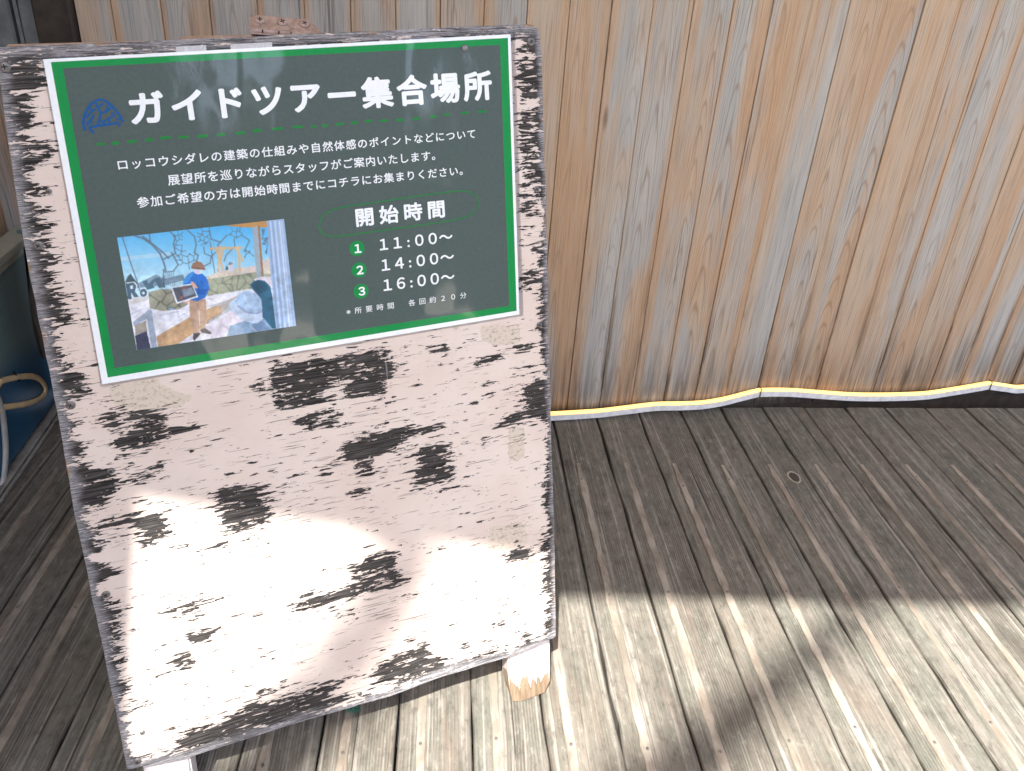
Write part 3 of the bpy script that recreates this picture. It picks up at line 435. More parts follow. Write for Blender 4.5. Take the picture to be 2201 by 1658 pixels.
# ---------------------------------------------------------------- LED strip along the foot of the wall
L_ = empty('light_strip', loc=(.7, WALLY - .012, .03)); tag(L_, 'glowing warm yellow light strip in a white sleeve along the wall foot', 'light strip')
lp = [(-.46, .0188), (-.2, .0186), (0, .0188)] + [tuple(p) for p in LED] + [(1.5, .047), (1.62, .040), (1.75, .045), (1.95, .03), (2.2, .03)]
lp = smooth_pts(lp, False, 4); n_ = len(lp)
def strip_loft(prof):
    Vv, Ff = [], []; k = len(prof)
    for x, z in lp:
        for y, dz in prof: Vv.append((x - .7, y, z + dz - .03))
    for i in range(n_ - 1):
        for j in range(k): Ff.append((i * k + j, i * k + (j + 1) % k, (i + 1) * k + (j + 1) % k, (i + 1) * k + j))
    return Vv, Ff
v1, f1 = strip_loft([(-.0042, -.0155), (.0042, -.0155), (.0042, -.002), (-.0042, -.002)]); pyd('sleeve', v1, f1, flat('sleeve_white_pvc', (.80, .81, .82), .4, .12, 90, .4), L_)
n = NT('led_diffuser'); n.out((.8, .65, .35), .4, None, .4); n.put(n.b.inputs['Emission Color'], (1.0, .54, .11)); n.put(n.b.inputs['Emission Strength'], .52)
v1, f1 = strip_loft([(-.0046, -.0019), (.0046, -.0019), (.0042, .0012), (.0018, .0026), (-.0018, .0026), (-.0042, .0012)]); pyd('diffuser', v1, f1, n.mat, L_, smooth=True)
for x, z in TIES:
    pts = [(x - .7, .0058, z + .0065 - .03), (x - .7, -.0056, z + .005 - .03), (x - .7, -.0056, z - .0165 - .03), (x - .7, .0058, z - .0175 - .03)]
    v1, f1 = tube(pts, .0011, 6); pyd('wire_tie', v1, f1, flat('tie_dark_wire', (.07, .065, .06), .4), L_)

# ---------------------------------------------------------------- the A-frame sign
def frame_matrix(d):
    U, Vv, N, O = d['U'], d['V'], d['N'], d['O']
    return Matrix(((U[0], N[0], -Vv[0], O[0]), (U[1], N[1], -Vv[1], O[1]), (U[2], N[2], -Vv[2], O[2]), (0, 0, 0, 1)))
SM = frame_matrix(SIGN)
sign = empty('sandwich_board', SM); tag(sign, 'weathered A-frame board with peeling pink paint carrying the green poster', 'sandwich board')
def interp(pts, key, val): pts = sorted(pts, key=lambda p: p[key]); return np.interp(val, [p[key] for p in pts], [p[1 - key] for p in pts])
NU, NV = 340, 520; TH = .013
tv = np.linspace(0, 1, NV); tu = np.linspace(0, 1, NU)
def n1d(n, oct=((7, 1.), (19, .6), (60, .4)), amp=1.):
    out_ = np.zeros(n); x = np.linspace(0, 1, n)
    for k, a in oct: out_ += a * np.interp(x, np.linspace(0, 1, k), RNG.normal(0, 1, k))
    return out_ * amp
vmid = 5 + 734 * tv
xl = interp(EDGE['left'], 1, vmid) + n1d(NV, amp=.45); xr = interp(EDGE['right'], 1, vmid) + n1d(NV, amp=.45)
umid = 484 * tu
yt = interp(EDGE['top'], 0, umid) + n1d(NU, amp=.3); yb = interp(EDGE['bottom'], 0, umid) + n1d(NU, amp=.3)
UU, VV = np.meshgrid(tu, tv)                       # rows = v
top = yt[None, :]; bot = yb[None, :]; VM = top + (bot - top) * VV
def cr(d, r): return np.where(d < r, r - np.sqrt(np.maximum(0, r * r - (r - np.minimum(d, r)) ** 2)), 0.)
dl = vmid - vmid.min(); db = vmid.max() - vmid
xl2 = xl + cr(dl, 5) + cr(db, 3); xr2 = xr - cr(dl, 9) - cr(db, 4)
UM = xl2[:, None] + (xr2 - xl2)[:, None] * UU
# wear field: traced bare patches + ragged worn margins
def inside(poly):
    p = np.array(poly); x0, y0 = p.min(0); x1, y1 = p.max(0); m = np.zeros(UM.shape, bool)
    sel = (UM >= x0) & (UM <= x1) & (VM >= y0) & (VM <= y1); px_, py_ = UM[sel], VM[sel]; r = np.zeros(px_.shape, bool); j = len(p) - 1
    for i in range(len(p)):
        xi, yi = p[i]; xj, yj = p[j]
        if yi != yj:
            c_ = ((yi > py_) != (yj > py_)) & (px_ < (xj - xi) * (py_ - yi) / (yj - yi) + xi); r ^= c_
        j = i
    m[sel] = r; return m
def blur(a, k=1, n=2):
    for _ in range(n):
        for ax in (0, 1):
            s = a.copy()
            for d in range(1, k + 1): s = s + np.roll(a, d, ax) + np.roll(a, -d, ax)
            a = s / (2 * k + 1)
    return a
def blur2(a, ku, kv, n):
    for _ in range(n):
        for ax, k in ((1, ku), (0, kv)):
            s = a.copy()
            for d in range(1, k + 1): s = s + np.roll(a, d, ax) + np.roll(a, -d, ax)
            a = s / (2 * k + 1)
    return a
worn = np.zeros(UM.shape)
for wgt, poly in WORN:
    m_ = inside(poly)
    worn = np.where(m_, np.maximum(worn, wgt * .93), worn) if wgt > 0 else np.where(m_, worn * (1 + wgt), worn)
worn = blur2(worn, 4, 2, 2)
near = blur2(worn, 22, 14, 2)
for k in range(520):                                # small flakes gone from the paint, thicker near the big bare patches
    cu_, cv_ = RNG.uniform(6, 478), RNG.uniform(20, 735); iu, iv = int(cu_ / 484 * (NU - 1)), int(cv_ / 740 * (NV - 1))
    if RNG.random() > .16 + 2.2 * near[iv, iu]: continue
    a_ = RNG.gamma(2.2, 2.1) + 1.5; b_ = RNG.uniform(.7, 1.9); sl_ = RNG.normal(0, .06); hgt_ = RNG.uniform(.6, 1.0)
    i0, i1, j0, j1 = max(0, iv - 9), iv + 10, max(0, iu - 26), iu + 27
    du_ = UM[i0:i1, j0:j1] - cu_; dv_ = VM[i0:i1, j0:j1] - cv_ - sl_ * du_
    worn[i0:i1, j0:j1] = np.maximum(worn[i0:i1, j0:j1], hgt_ * np.exp(-(du_ / a_) ** 2 - (dv_ / b_) ** 2))
dL = UM - xl2[:, None]; dR = xr2[:, None] - UM; dT = VM - top; dB = bot - VM
sm01 = lambda d, dep: np.clip(1.25 - d / np.maximum(dep, .5) * .75, 0, 1)
depL = np.clip(11.5 + n1d(NV, ((12, 5.), (45, 4.5), (160, 2.5))), 4, 28)[:, None] + np.where(VM < 190, 4, 0); depR = np.clip(9 + n1d(NV, ((14, 3.), (50, 2.5), (160, 1.5))), 3, 18)[:, None]
depB = np.clip(10.5 + n1d(NU, ((10, 5.), (40, 4.), (120, 2.))), 3, 26)[None, :]; depT = np.full((1, NU), 14.)
we = np.maximum.reduce([sm01(dL, depL), sm01(dR, depR), sm01(dB, depB), sm01(dT, depT)])
worn = np.maximum(worn, we); worn = np.maximum(worn, .0 + .50 * np.minimum(near, .32)) * .97
edge_f = np.clip(1 - np.minimum.reduce([dL / 18, dR / 11, dB / 22, dT / 28]), 0, 1)
resid = np.zeros(UM.shape)
for poly in RESID: resid = np.maximum(resid, inside(poly))
resid = blur(resid.astype(float), 1, 1)
V0 = np.stack([UM, np.zeros_like(UM), -VM], -1).reshape(-1, 3) / 1000
idx = np.arange(NU * NV).reshape(NV, NU)
Fq = np.stack([idx[:-1, :-1], idx[1:, :-1], idx[1:, 1:], idx[:-1, 1:]], -1).reshape(-1, 4).tolist()
ring = list(idx[0, :]) + list(idx[1:, -1]) + list(idx[-1, -2::-1]) + list(idx[-2:0, 0][::1] if False else idx[1:-1, 0][::-1])
nb = len(V0); ctr = V0.mean(0)
mid = V0[ring].copy(); mid[:, 1] = .0018; mid[:, 0] += np.sign(mid[:, 0] - .242) * .0007; mid[:, 2] += np.sign(mid[:, 2] + .37) * .0
bk = mid.copy(); bk[:, 1] = TH
Vall = np.concatenate([V0, mid, bk]); nr = len(ring); mi = [0] * len(Fq)
for i in range(nr):
    j = (i + 1) % nr
    Fq.append([ring[i], ring[j], nb + j, nb + i]); mi.append(0)
    Fq.append([nb + i, nb + j, nb + nr + j, nb + nr + i]); mi.append(1)
Fq.append([nb + nr + i for i in range(nr)]); mi.append(1)
bd = pyd('board', Vall, Fq, [M_board, M_paint_edge], sign, mi)
pad = lambda a, v: np.concatenate([a.ravel(), np.full(2 * nr, v)])
attr_f(bd.data, 'worn', pad(worn, 1.)); attr_f(bd.data, 'edge', pad(edge_f, 1.)); attr_f(bd.data, 'resid', pad(resid, 0.))

# screws
def screw_mesh(r, name, cross=True):
    bm = bmesh.new(); seg = 22
    rings = [(r, 0), (r, -.0006), (r * .8, -.0012), (r * .45, -.0015)]; vr = []
    for rr, y in rings: vr.append([bm.verts.new((rr * math.cos(i * math.tau / seg), y, rr * math.sin(i * math.tau / seg))) for i in range(seg)])
    for a, b in zip(vr[:-1], vr[1:]):
        for i in range(seg): bm.faces.new((a[i], a[(i + 1) % seg], b[(i + 1) % seg], b[i]))
    bm.faces.new(vr[-1])
    if cross:
        for rot in (0, math.pi / 2):
            c_, s_ = math.cos(rot + .6), math.sin(rot + .6); L2, W2 = r * .52, r * .13
            bm.faces.new([bm.verts.new((c_ * a - s_ * b, -.00165 - rot * 1e-5, s_ * a + c_ * b)) for a, b in ((-L2, -W2), (L2, -W2), (L2, W2), (-L2, W2))]).material_index = 1
    me = bpy.data.meshes.new(name); bm.to_mesh(me); bm.free(); me.materials.append(M_screw); me.materials.append(M_slot); return me
for u, v_, r in SCREWS:
    o = link('screw', screw_mesh(r / 1000 * .95, 'screw'), (), sign); o.location = (u / 1000, -.0002, -v_ / 1000); o.rotation_euler = (0, random.random() * 3, 0)
vs, fs = ribbon([(RUSTRING[0] / 1000 + .0045 * math.cos(t), -RUSTRING[1] / 1000 + .0056 * math.sin(t)) for t in [i * math.tau / 24 for i in range(20)]], .0011)
pyd('rust_mark', [(v.x, -.0003, v.y) for v in vs], fs, flat('rust_orange', (.50, .24, .06), .8, .3, 400), sign)

# legs: front pair (below the board), rear panel with its own legs
M_leg = None
n = NT('leg_white_paint'); x, y, z = n.sep(); a = n.noise(n.vec((210, 30, 22)), 1.0, 4, .65); b = n.attr('bare')
lost = n.sm(n.add(b, n.add(n.mul(n.sub(a, .5), 1.6), n.mul(n.sub(n.noise(n.vec((70, 30, 40)), 1.0, 4, .7), .5), .9))), .48, .53)
gr = n.noise(n.vec((420, 60, 14)), 1.0, 4, .65); lost = n.M('MAXIMUM', lost, n.sm(gr, .66, .70))
c = n.mix(lost, n.mix(n.sm(a, .35, .75), (.80, .73, .70), (.60, .54, .50)), n.mix(n.sm(a, .3, .7), (.17, .115, .07), (.29, .22, .15)))
M_leg = n.out(c, .6, n.bump(n.add(n.sub(1.0, lost), n.mul(a, .3)), .6, .0005), .35)
def leg(name, pts, y0, y1, parent, zbare):
    bm = bmesh.new(); prism(bm, [(u / 1000, -v_ / 1000) for u, v_ in pts], y0, y1)
    fr = [f for f in bm.faces if all(abs(v.co.y - y0) < 1e-6 for v in f.verts)]
    bmesh.ops.bevel(bm, geom=[e for f in fr for e in f.edges], offset=.0022, segments=2, affect='EDGES')
    bmesh.ops.triangulate(bm, faces=bm.faces); bmesh.ops.subdivide_edges(bm, edges=[e for e in bm.edges if e.calc_length() > .012], cuts=6, use_grid_fill=True)
    o = bmo(name, bm, M_leg, parent); attr_f(o.data, 'bare', [min(1, max(0, (zbare + .010 - v.co.z) / .045 + .5)) for v in o.data.vertices]); return o
lr = LEGR; bottomR = [lr[2], lr[3], lr[4], lr[5], lr[6]]
leg('leg', [(lr[0][0], 600), (lr[1][0] - .5, 600)] + bottomR, .0135, .040, sign, -.818)
leg('leg', [(LEGL[0][0] + 2, 600), (LEGL[1][0] + 1, 600), (54.6, 825), (46, 836.5), (12, 838.5), (7, 830)], .0135, .040, sign, -.822)
bm = bmesh.new(); box(bm, .004, .1395, TH + .0005, .040, -.03, -.0015, .002); box(bm, .1405, .480, TH + .0005, .036, -.03, .0015, .002)
bmo('top_rail', bm, M_paint_edge, sign)
# rear half of the A: hinged at the top, leaning towards the wall
rear = SM.inverted() @ Matrix.Translation(SM @ Vector((.02, .036, -.004)))
ang = math.radians(25)
Rm = Matrix.Translation((0, .040, -.006)) @ Matrix.Rotation(ang, 4, 'X')
bm = bmesh.new(); box(bm, .014, .462, 0, .012, -.70, 0, .002)
for xx in (.016, .418): box(bm, xx, xx + .045, -.026, -.001, -.80, -.03, .002)
o = bmo('rear_panel', bm, M_paint_edge, sign); o.matrix_local = Rm
# hinge on the top edge
hl, hr = HINGE['l'] / 1000 if not isinstance(HINGE['l'], tuple) else HINGE['l'][0] / 1000, HINGE['r'][0] / 1000
hg = empty('hinge'); hg.parent = sign; hg.location = (hl, .020, .0022); hg.rotation_euler = (0, .105, 0)
W_ = hr - hl; bm = bmesh.new()
ga = math.radians(40)                                   # the visible leaf rises to the back
leaf = [(-.002, 0.002), (W_ + .0035, 0.002), (W_ - .008, .0235), (-.001, .0235)]
for y0, y1 in ((0, .0014),):
    a = [bm.verts.new((x, y * math.cos(ga) - .0 , y * math.sin(ga) + .0045)) for x, y in leaf]; b = [bm.verts.new((x, y * math.cos(ga), y * math.sin(ga) + .0031)) for x, y in leaf]
    bm.faces.new(a); bm.faces.new(b[::-1])
    for i in range(4): bm.faces.new((a[i], b[i], b[(i + 1) % 4], a[(i + 1) % 4]))
# second leaf lies forward on the board's top edge
box(bm, .001, W_ - .001, -.014, -.001, -.0004, .0008)
bmo('hinge_leaf', bm, M_hinge, hg)
cuts = [0, .17, .405, .58, .82, 1.0]
for a_, b_ in zip(cuts[:-1], cuts[1:]):
    k = int(cuts.index(a_)); v1, f1 = tube([(W_ * a_ + .0007, -.0012, 0.0036), (W_ * b_ - .0007, -.0012, .0036)], .0031, 14)
    ends = [tuple(range(14)), tuple(range(14, 28))[::-1]]
    pyd('knuckle', v1, f1 + ends, M_hinge, hg)
v1, f1 = tube([(.001, -.0012, .0036), (W_ - .001, -.0012, .0036)], .0016, 8); pyd('hinge_pin', v1, f1, M_slot, hg)
for fx in (.13, .46, .79):
    me = screw_mesh(.0047, 'screw'); me.materials[0] = M_hinge
    o = link('screw', me, (), hg); yy = .0135
    o.matrix_local = Matrix.Translation((W_ * fx, yy * math.cos(ga) - .0006, yy * math.sin(ga) + .0058)) @ Matrix.Rotation(ga - math.pi / 2 + .25, 4, 'X') @ Matrix.Rotation(random.random() * .5, 4, 'Y')

# ---------------------------------------------------------------- poster
PM = frame_matrix(POST); poster = empty('poster', PM)
tag(poster, 'laminated green bordered tour poster with Japanese lettering on the pink board', 'poster')
def quad_part(name, pts, y, mat, th=0.0):
    bm = bmesh.new(); prism(bm, [(a / 1000, -b / 1000) for a, b in pts], y, y + (th or .00012)); return bmo(name, bm, mat, poster)
G_white = gloss('paper_white', (.85, .90, .93)); G_green = gloss('print_green', (.0, .26, .058)); G_panel = gloss('print_slate', (.072, .103, .098), .06)
G_text = gloss('print_white_text', (.85, .90, .93)); G_dash = gloss('print_green_dash', (.008, .22, .04), .05); G_blue = gloss('print_blue', (.002, .085, .28))
quad_part('paper', POSTER['corners'], -.0006, G_white, .0005)
go, gi = POSTER['green_o'], POSTER['green_i']
bm = bmesh.new(); a = [bm.verts.new((x / 1000, -.0008, -y / 1000)) for x, y in go]; b = [bm.verts.new((x / 1000, -.0008, -y / 1000)) for x, y in gi]
for i in range(4): bm.faces.new((a[i], a[(i + 1) % 4], b[(i + 1) % 4], b[i]))
bmo('green_border', bm, G_green, poster)
gp = gi; quad_part('dark_panel', [(gp[0][0], gp[0][1]), (gp[1][0], gp[1][1]), (gp[2][0], gp[2][1]), (gp[3][0], gp[3][1])], -.0009, G_panel)
# clear laminate margin beyond the paper
n = NT('clear_film'); t_ = n.t; tr = t_.nodes.new('ShaderNodeBsdfTransparent'); tr.inputs[0].default_value = (.9, .9, .9, 1); gl = t_.nodes.new('ShaderNodeBsdfGlossy'); gl.inputs['Roughness'].default_value = .08
mx = t_.nodes.new('ShaderNodeMixShader'); fr = t_.nodes.new('ShaderNodeFresnel'); t_.links.new(fr.outputs[0], mx.inputs[0]); t_.links.new(tr.outputs[0], mx.inputs[1]); t_.links.new(gl.outputs[0], mx.inputs[2]); t_.links.new(mx.outputs[0], t_.nodes['Material Output'].inputs[0])
M_film = n.mat
co = POSTER['corners']; ou = [(co[0][0] - 1.5, co[0][1] - 1.5), (co[1][0] + 5, co[1][1] - 2), (co[2][0] + 5, co[2][1] + 2.5), (co[3][0] - 1.5, co[3][1] + 2.5)]
bm = bmesh.new(); a = [bm.verts.new((x / 1000, -.0004, -y / 1000)) for x, y in ou]; b = [bm.verts.new((x / 1000, -.0004, -y / 1000)) for x, y in co]
for i in range(4): bm.faces.new((a[i], a[(i + 1) % 4], b[(i + 1) % 4], b[i]))
bmo('film_margin', bm, M_film, poster)
M_tape = flat('tape_milky', (.52, .52, .54), .25, .1, 200, .6)
for q in POSTER['tape']: quad_part('tape', q, -.00055, M_tape)
# lettering
def lettering(name, s, a, b, hgt, wgt, mat, y=-.00125, fs=None):
    L = math.dist(a, b); size = hgt / .9; sp = 1.0
    for it in range(6):
        cu = bpy.data.curves.new(name, 'FONT'); cu.body = s; cu.size = size; cu.space_character = sp; cu.resolution_u = 4
        ob = bpy.data.objects.new('tmp', cu); COL.objects.link(ob); dg = bpy.context.evaluated_depsgraph_get(); me = bpy.data.meshes.new_from_object(ob.evaluated_get(dg))
        co_ = np.array([v.co[:2] for v in me.vertices]); mn, mx_ = co_.min(0), co_.max(0); wd, ht = mx_ - mn
        bpy.data.objects.remove(ob)
        if it < 2: size *= hgt / ht
        elif it < 5: sp *= 1 + (L - wd) / wd * (1.02 if len(s) > 1 else 0)
    bpy.data.curves.remove(cu)
    ang_ = math.atan2(b[1] - a[1], b[0] - a[0]); c_, s_ = math.cos(ang_), math.sin(ang_); sx = L / wd if len(s) > 1 else 1.0
    vs0 = [((v.co[0] - mn[0]) * sx, v.co[1] - mn[1]) for v in me.vertices]; fs0 = [tuple(p.vertices) for p in me.polygons]; d = wgt * size
    bpy.data.meshes.remove(me); Vv, Ff = [], []
    for k, (ox, oy) in enumerate([(0, 0)] + ([(d * math.cos(t), d * math.sin(t)) for t in [q * math.tau / 8 for q in range(8)]] if d else [])):   # bold: the stroke thickened all round
        b0 = len(Vv); Ff += [tuple(i + b0 for i in f) for f in fs0]
        for x, yy in vs0: x += ox; yy += oy; Vv.append(((a[0] + x * c_ + yy * s_) / 1000, y - k * 4e-6, -(a[1] + x * s_ - yy * c_) / 1000))
    me = bpy.data.meshes.new(name); me.from_pydata(Vv, [], Ff); me.update()
    return link(name, me, mat, poster)
names = {'title': 'title_text', 'body': 'body_text', 'heading': 'heading_text', 'time': 'time_text', 'note': 'note_text'}
for nm, s, a, b, hgt, wgt in POSTER['text']: lettering(names[nm], s, a, b, hgt, wgt, G_text)
for k, (bx, by) in enumerate(POSTER['badges']):
    bm = bmesh.new(); prism(bm, [((bx + 7.6 * math.cos(t)) / 1000, -(by + 7.9 * math.sin(t)) / 1000) for t in [i * math.tau / 40 for i in range(40)]], -.00112, -.00105)
    bo = bmo('number_badge', bm, G_green, poster)
    o = lettering('numeral', '１２３'[k], (bx - 2.3, by + 4.3), (bx + 2.3, by + 4.4), 8.6, .035, G_text, -.0014); o.parent = bo
vs, fs = ribbon([(x / 1000, -y / 1000) for x, y in smooth_pts(POSTER['oval'], True, 4)], .0011, True); pyd('oval_outline', [(v.x, -.00115, v.y) for v in vs], fs, G_dash, poster)
pd = POSTER['dash']
for i, (x, y, l) in enumerate(pd):
    hl_ = l * .2817 * .42 / 2; a_ = math.atan2(pd[min(i + 1, len(pd) - 1)][1] - pd[max(i - 1, 0)][1], pd[min(i + 1, len(pd) - 1)][0] - pd[max(i - 1, 0)][0]); th = random.uniform(2.2, 2.9)
    pts = smooth_pts([(-hl_, th * .2), (-hl_ * .8, -th * .45), (hl_ * .7, -th * .5), (hl_, -th * .25), (hl_ * .9, th * .4), (-hl_ * .7, th * .5)], True, 3)
    bm = bmesh.new(); prism(bm, [((x + px_ * math.cos(a_) - py_ * math.sin(a_)) / 1000, -(y + px_ * math.sin(a_) + py_ * math.cos(a_)) / 1000) for px_, py_ in pts], -.00115, -.00105); bmo('dash', bm, G_dash, poster)
Vl, Fl = [], []
for k, st in enumerate(POSTER['logo']):
    q = smooth_pts(st, False, 4); vs, fs = ribbon([(x / 1000, -y / 1000) for x, y in q], .0021 if k < 2 else .0017); b0 = len(Vl); Vl += [(v.x, -.00115 - k * 2e-6, v.y) for v in vs]; Fl += [tuple(i + b0 for i in f) for f in fs]
pyd('dome_logo', Vl, Fl, G_blue, poster)
o = link('pin', screw_mesh(.0036, 'pin', False), (), poster); o.location = (POSTER['nail'][0] / 1000, -.0012, -POSTER['nail'][1] / 1000)

# printed photograph on the poster: a small flat picture, drawn into a colour layer
PW, PH = 384, 264
def srgb(c): c = np.asarray(c, float) / 255; return np.where(c <= .04045, c / 12.92, ((c + .055) / 1.055) ** 2.4)
src_q = np.array([(160, 352), (1952, 152), (2082, 1300), (372, 1560)], float)
uu, vv = np.meshgrid(np.linspace(0, 1, PW), np.linspace(0, 1, PH))
PXg = (1 - vv) * ((1 - uu) * src_q[0, 0] + uu * src_q[1, 0]) + vv * ((1 - uu) * src_q[3, 0] + uu * src_q[2, 0])
PYg = (1 - vv) * ((1 - uu) * src_q[0, 1] + uu * src_q[1, 1]) + vv * ((1 - uu) * src_q[3, 1] + uu * src_q[2, 1])
im = np.zeros((PH, PW, 3))
sk = np.clip((PYg - 250) / 520, 0, 1)[..., None]; im[:] = np.array((70, 175, 238)) * (1 - sk) + np.array((178, 226, 246)) * sk
def pmask(poly):
    p = np.array(poly, float); r = np.zeros(PXg.shape, bool); j = len(p) - 1
    for i in range(len(p)):
        xi, yi = p[i]; xj, yj = p[j]
        if yi != yj: r ^= ((yi > PYg) != (yj > PYg)) & (PXg < (xj - xi) * (PYg - yi) / (yj - yi) + xi)
        j = i
    return r
def fill(col, poly, tex=0, a=1.):
    m_ = pmask(poly); c_ = np.array(col, float) + (RNG.normal(0, tex, im.shape) if tex else 0); im[m_] = im[m_] * (1 - a) + (np.broadcast_to(c_, im.shape))[m_] * a
def seg(col, p, q, wd=9, a=.9):
    d = np.array(q, float) - p; L = max(np.hypot(*d), 1e-6); t = np.clip(((PXg - p[0]) * d[0] + (PYg - p[1]) * d[1]) / L / L, 0, 1)
    dist = np.hypot(PXg - p[0] - t * d[0], PYg - p[1] - t * d[1]); k = np.clip((wd / 2 + 3 - dist) / 4, 0, 1)[..., None] * a; im[:] = im * (1 - k) + np.array(col, float) * k
def poly(col, pts, wd=9, a=.9):
    for p, q in zip(pts[:-1], pts[1:]): seg(col, p, q, wd, a)
def cells(col, region, step, wd, a=.8):
    m_ = pmask(region); xs_, ys_ = PXg[m_], PYg[m_]; 
    if not len(xs_): return
    n_ = max(3, int(len(xs_) * 22 / step ** 2)); pts = np.stack([RNG.uniform(xs_.min(), xs_.max(), n_), RNG.uniform(ys_.min(), ys_.max(), n_)], 1)
    d = np.sort(np.hypot(xs_[:, None] - pts[None, :, 0], ys_[:, None] - pts[None, :, 1]), 1); e_ = np.clip((wd - (d[:, 1] - d[:, 0])) / (wd * .6), 0, 1)[:, None] * a
    im[m_] = im[m_] * (1 - e_) + np.array(col, float) * e_
LN = (88, 104, 122)
fill((190, 222, 240), [(170, 560), (700, 500), (720, 540), (190, 600)], 0, .6)
for rg in ([(720, 280), (840, 270), (830, 430), (890, 520), (970, 500), (990, 600), (900, 700), (760, 620), (740, 420)], [(980, 250), (1120, 240), (1140, 370), (1060, 450), (1000, 420)], [(1300, 250), (1480, 240), (1480, 330), (1390, 375), (1310, 330)], [(1500, 480), (1600, 470), (1610, 560), (1500, 580)], [(1690, 260), (1760, 260), (1790, 560), (1700, 480)]): cells(LN, rg, 44, 9, .95)
poly(LN, [(330, 330), (420, 360), (520, 430), (600, 520), (640, 620), (660, 700)], 16); poly(LN, [(420, 340), (500, 400), (620, 500), (690, 570)], 14); poly(LN, [(490, 320), (500, 410)], 12); poly(LN, [(215, 350), (300, 620), (380, 850), (440, 1120)], 10)
poly(LN, [(700, 290), (760, 340), (740, 420), (760, 520), (640, 580)], 12); poly(LN, [(720, 510), (790, 640), (740, 700)], 12); poly(LN, [(880, 270), (960, 340), (980, 430), (960, 510), (1000, 540), (980, 620)], 12)
poly(LN, [(1120, 250), (1140, 370), (1240, 400), (1310, 330)], 11); poly(LN, [(1240, 400), (1210, 430), (1230, 470)], 10); poly(LN, [(1390, 375), (1400, 440), (1300, 540), (1280, 600)], 10); poly(LN, [(1480, 330), (1560, 380), (1500, 500)], 10); poly(LN, [(1060, 450), (1070, 520), (1140, 550), (1130, 620), (1050, 660)], 10); poly(LN, [(1140, 550), (1220, 480)], 9); poly(LN, [(1130, 400), (1180, 740)], 8)
fill((55, 80, 88), [(240, 830), (270, 760), (300, 730), (330, 780), (370, 830), (380, 880), (250, 870)], 14); fill((110, 140, 160), [(380, 830), (560, 740), (640, 790), (840, 740), (860, 800), (640, 860), (400, 880)], 12)
fill((212, 200, 186), [(1090, 765), (1250, 700), (1620, 650), (1810, 540), (1810, 740), (1640, 760), (1100, 800)], 26); fill((60, 90, 95), [(1290, 690), (1310, 640), (1340, 700)], 8); fill((205, 212, 225), [(1320, 660), (1340, 620), (1380, 620), (1400, 700), (1330, 710)], 10); fill((120, 120, 130), [(1320, 640), (1340, 605), (1380, 625), (1350, 640)])
for s_ in (((1135, 468), (1470, 458)), ((1195, 470), (1225, 560)), ((1225, 560), (1265, 690)), ((1235, 450), (1215, 700)), ((1275, 450), (1240, 600)), ((1435, 450), (1450, 700)), ((1420, 470), (1480, 600))): seg((212, 178, 130), *s_, 24)
for x_ in (1300, 1345, 1365, 1400): seg((150, 170, 185), (x_, 480), (x_ + 12, 640), 5, .6)
fill((158, 165, 138), [(1090, 795), (1620, 715), (1810, 740), (1810, 900), (1500, 905), (1100, 975)], 8); cells((105, 112, 95), [(1090, 800), (1620, 720), (1810, 745), (1810, 900), (1500, 905), (1100, 975)], 90, 13, .7)
fill((232, 234, 243), [(270, 1010), (480, 960), (500, 1100), (1100, 975), (1560, 895), (1900, 900), (1900, 1340), (340, 1560)], 4)
for k in range(16): seg((196, 200, 218), (300 + 20 * k, 1110 + 8 * k), (620 + 60 * k, 1010 + 20 * k), 4, .6)
for s_ in (((300, 1170), (420, 1110)), ((780, 1130), (800, 1200)), ((800, 1200), (860, 1160)), ((1100, 1000), (1160, 1010)), ((600, 1180), (800, 1140))): seg((165, 175, 195), *s_, 9, .7)
fill((152, 152, 130), [(483, 930), (600, 897), (740, 905), (800, 1010), (905, 1060), (800, 1115), (640, 1135), (500, 1105)], 8); cells((95, 95, 82), [(483, 930), (600, 897), (740, 905), (800, 1010), (905, 1060), (800, 1115), (640, 1135), (500, 1105)], 85, 15, .85); fill((120, 165, 205), [(690, 1105), (745, 1100), (740, 1120), (695, 1122)])
fill((215, 215, 215), [(278, 1005), (480, 975), (485, 1010), (285, 1070)], 5)
TL_ = (62, 92, 112)
fill((225, 235, 240), [(240, 826), (340, 815), (372, 860), (355, 925), (398, 985), (275, 1012)]); fill(TL_, [(246, 834), (330, 824), (360, 858), (345, 918), (386, 980), (340, 985), (305, 925), (312, 1000), (274, 1004)]); fill((215, 230, 238), [(292, 858), (325, 855), (325, 893), (298, 898)])
th_ = np.linspace(0, math.tau, 24)
fill((225, 235, 240), [(432 + 44 * math.cos(t), 935 + 52 * math.sin(t)) for t in th_]); fill(TL_, [(432 + 36 * math.cos(t), 935 + 44 * math.sin(t)) for t in th_]); fill((220, 232, 240), [(432 + 15 * math.cos(t), 938 + 17 * math.sin(t)) for t in th_])
fill(TL_, [(420, 815), (470, 800), (480, 842), (530, 790), (565, 800), (525, 850), (545, 880), (470, 905)]); fill(TL_, [(540, 785), (600, 770), (610, 800), (650, 750), (655, 880), (590, 885)])
for k in range(6): seg((100, 120, 140), (640 + 20 * k, 720 - 2 * k), (650 + 20 * k, 860), 6, .8)
poly((95, 115, 135), [(630, 690), (650, 715), (750, 705)], 10); seg((95, 115, 135), (640, 690), (615, 890), 10); seg((130, 150, 170), (650, 820), (780, 800), 8)
fill((188, 136, 72), [(1280, 228), (1770, 165), (1770, 245), (1500, 245)], 8); fill((150, 168, 180), [(1590, 245), (1650, 228), (1722, 770), (1640, 775)], 4); fill((160, 108, 62), [(1652, 228), (1674, 226), (1716, 760), (1694, 765)], 6)
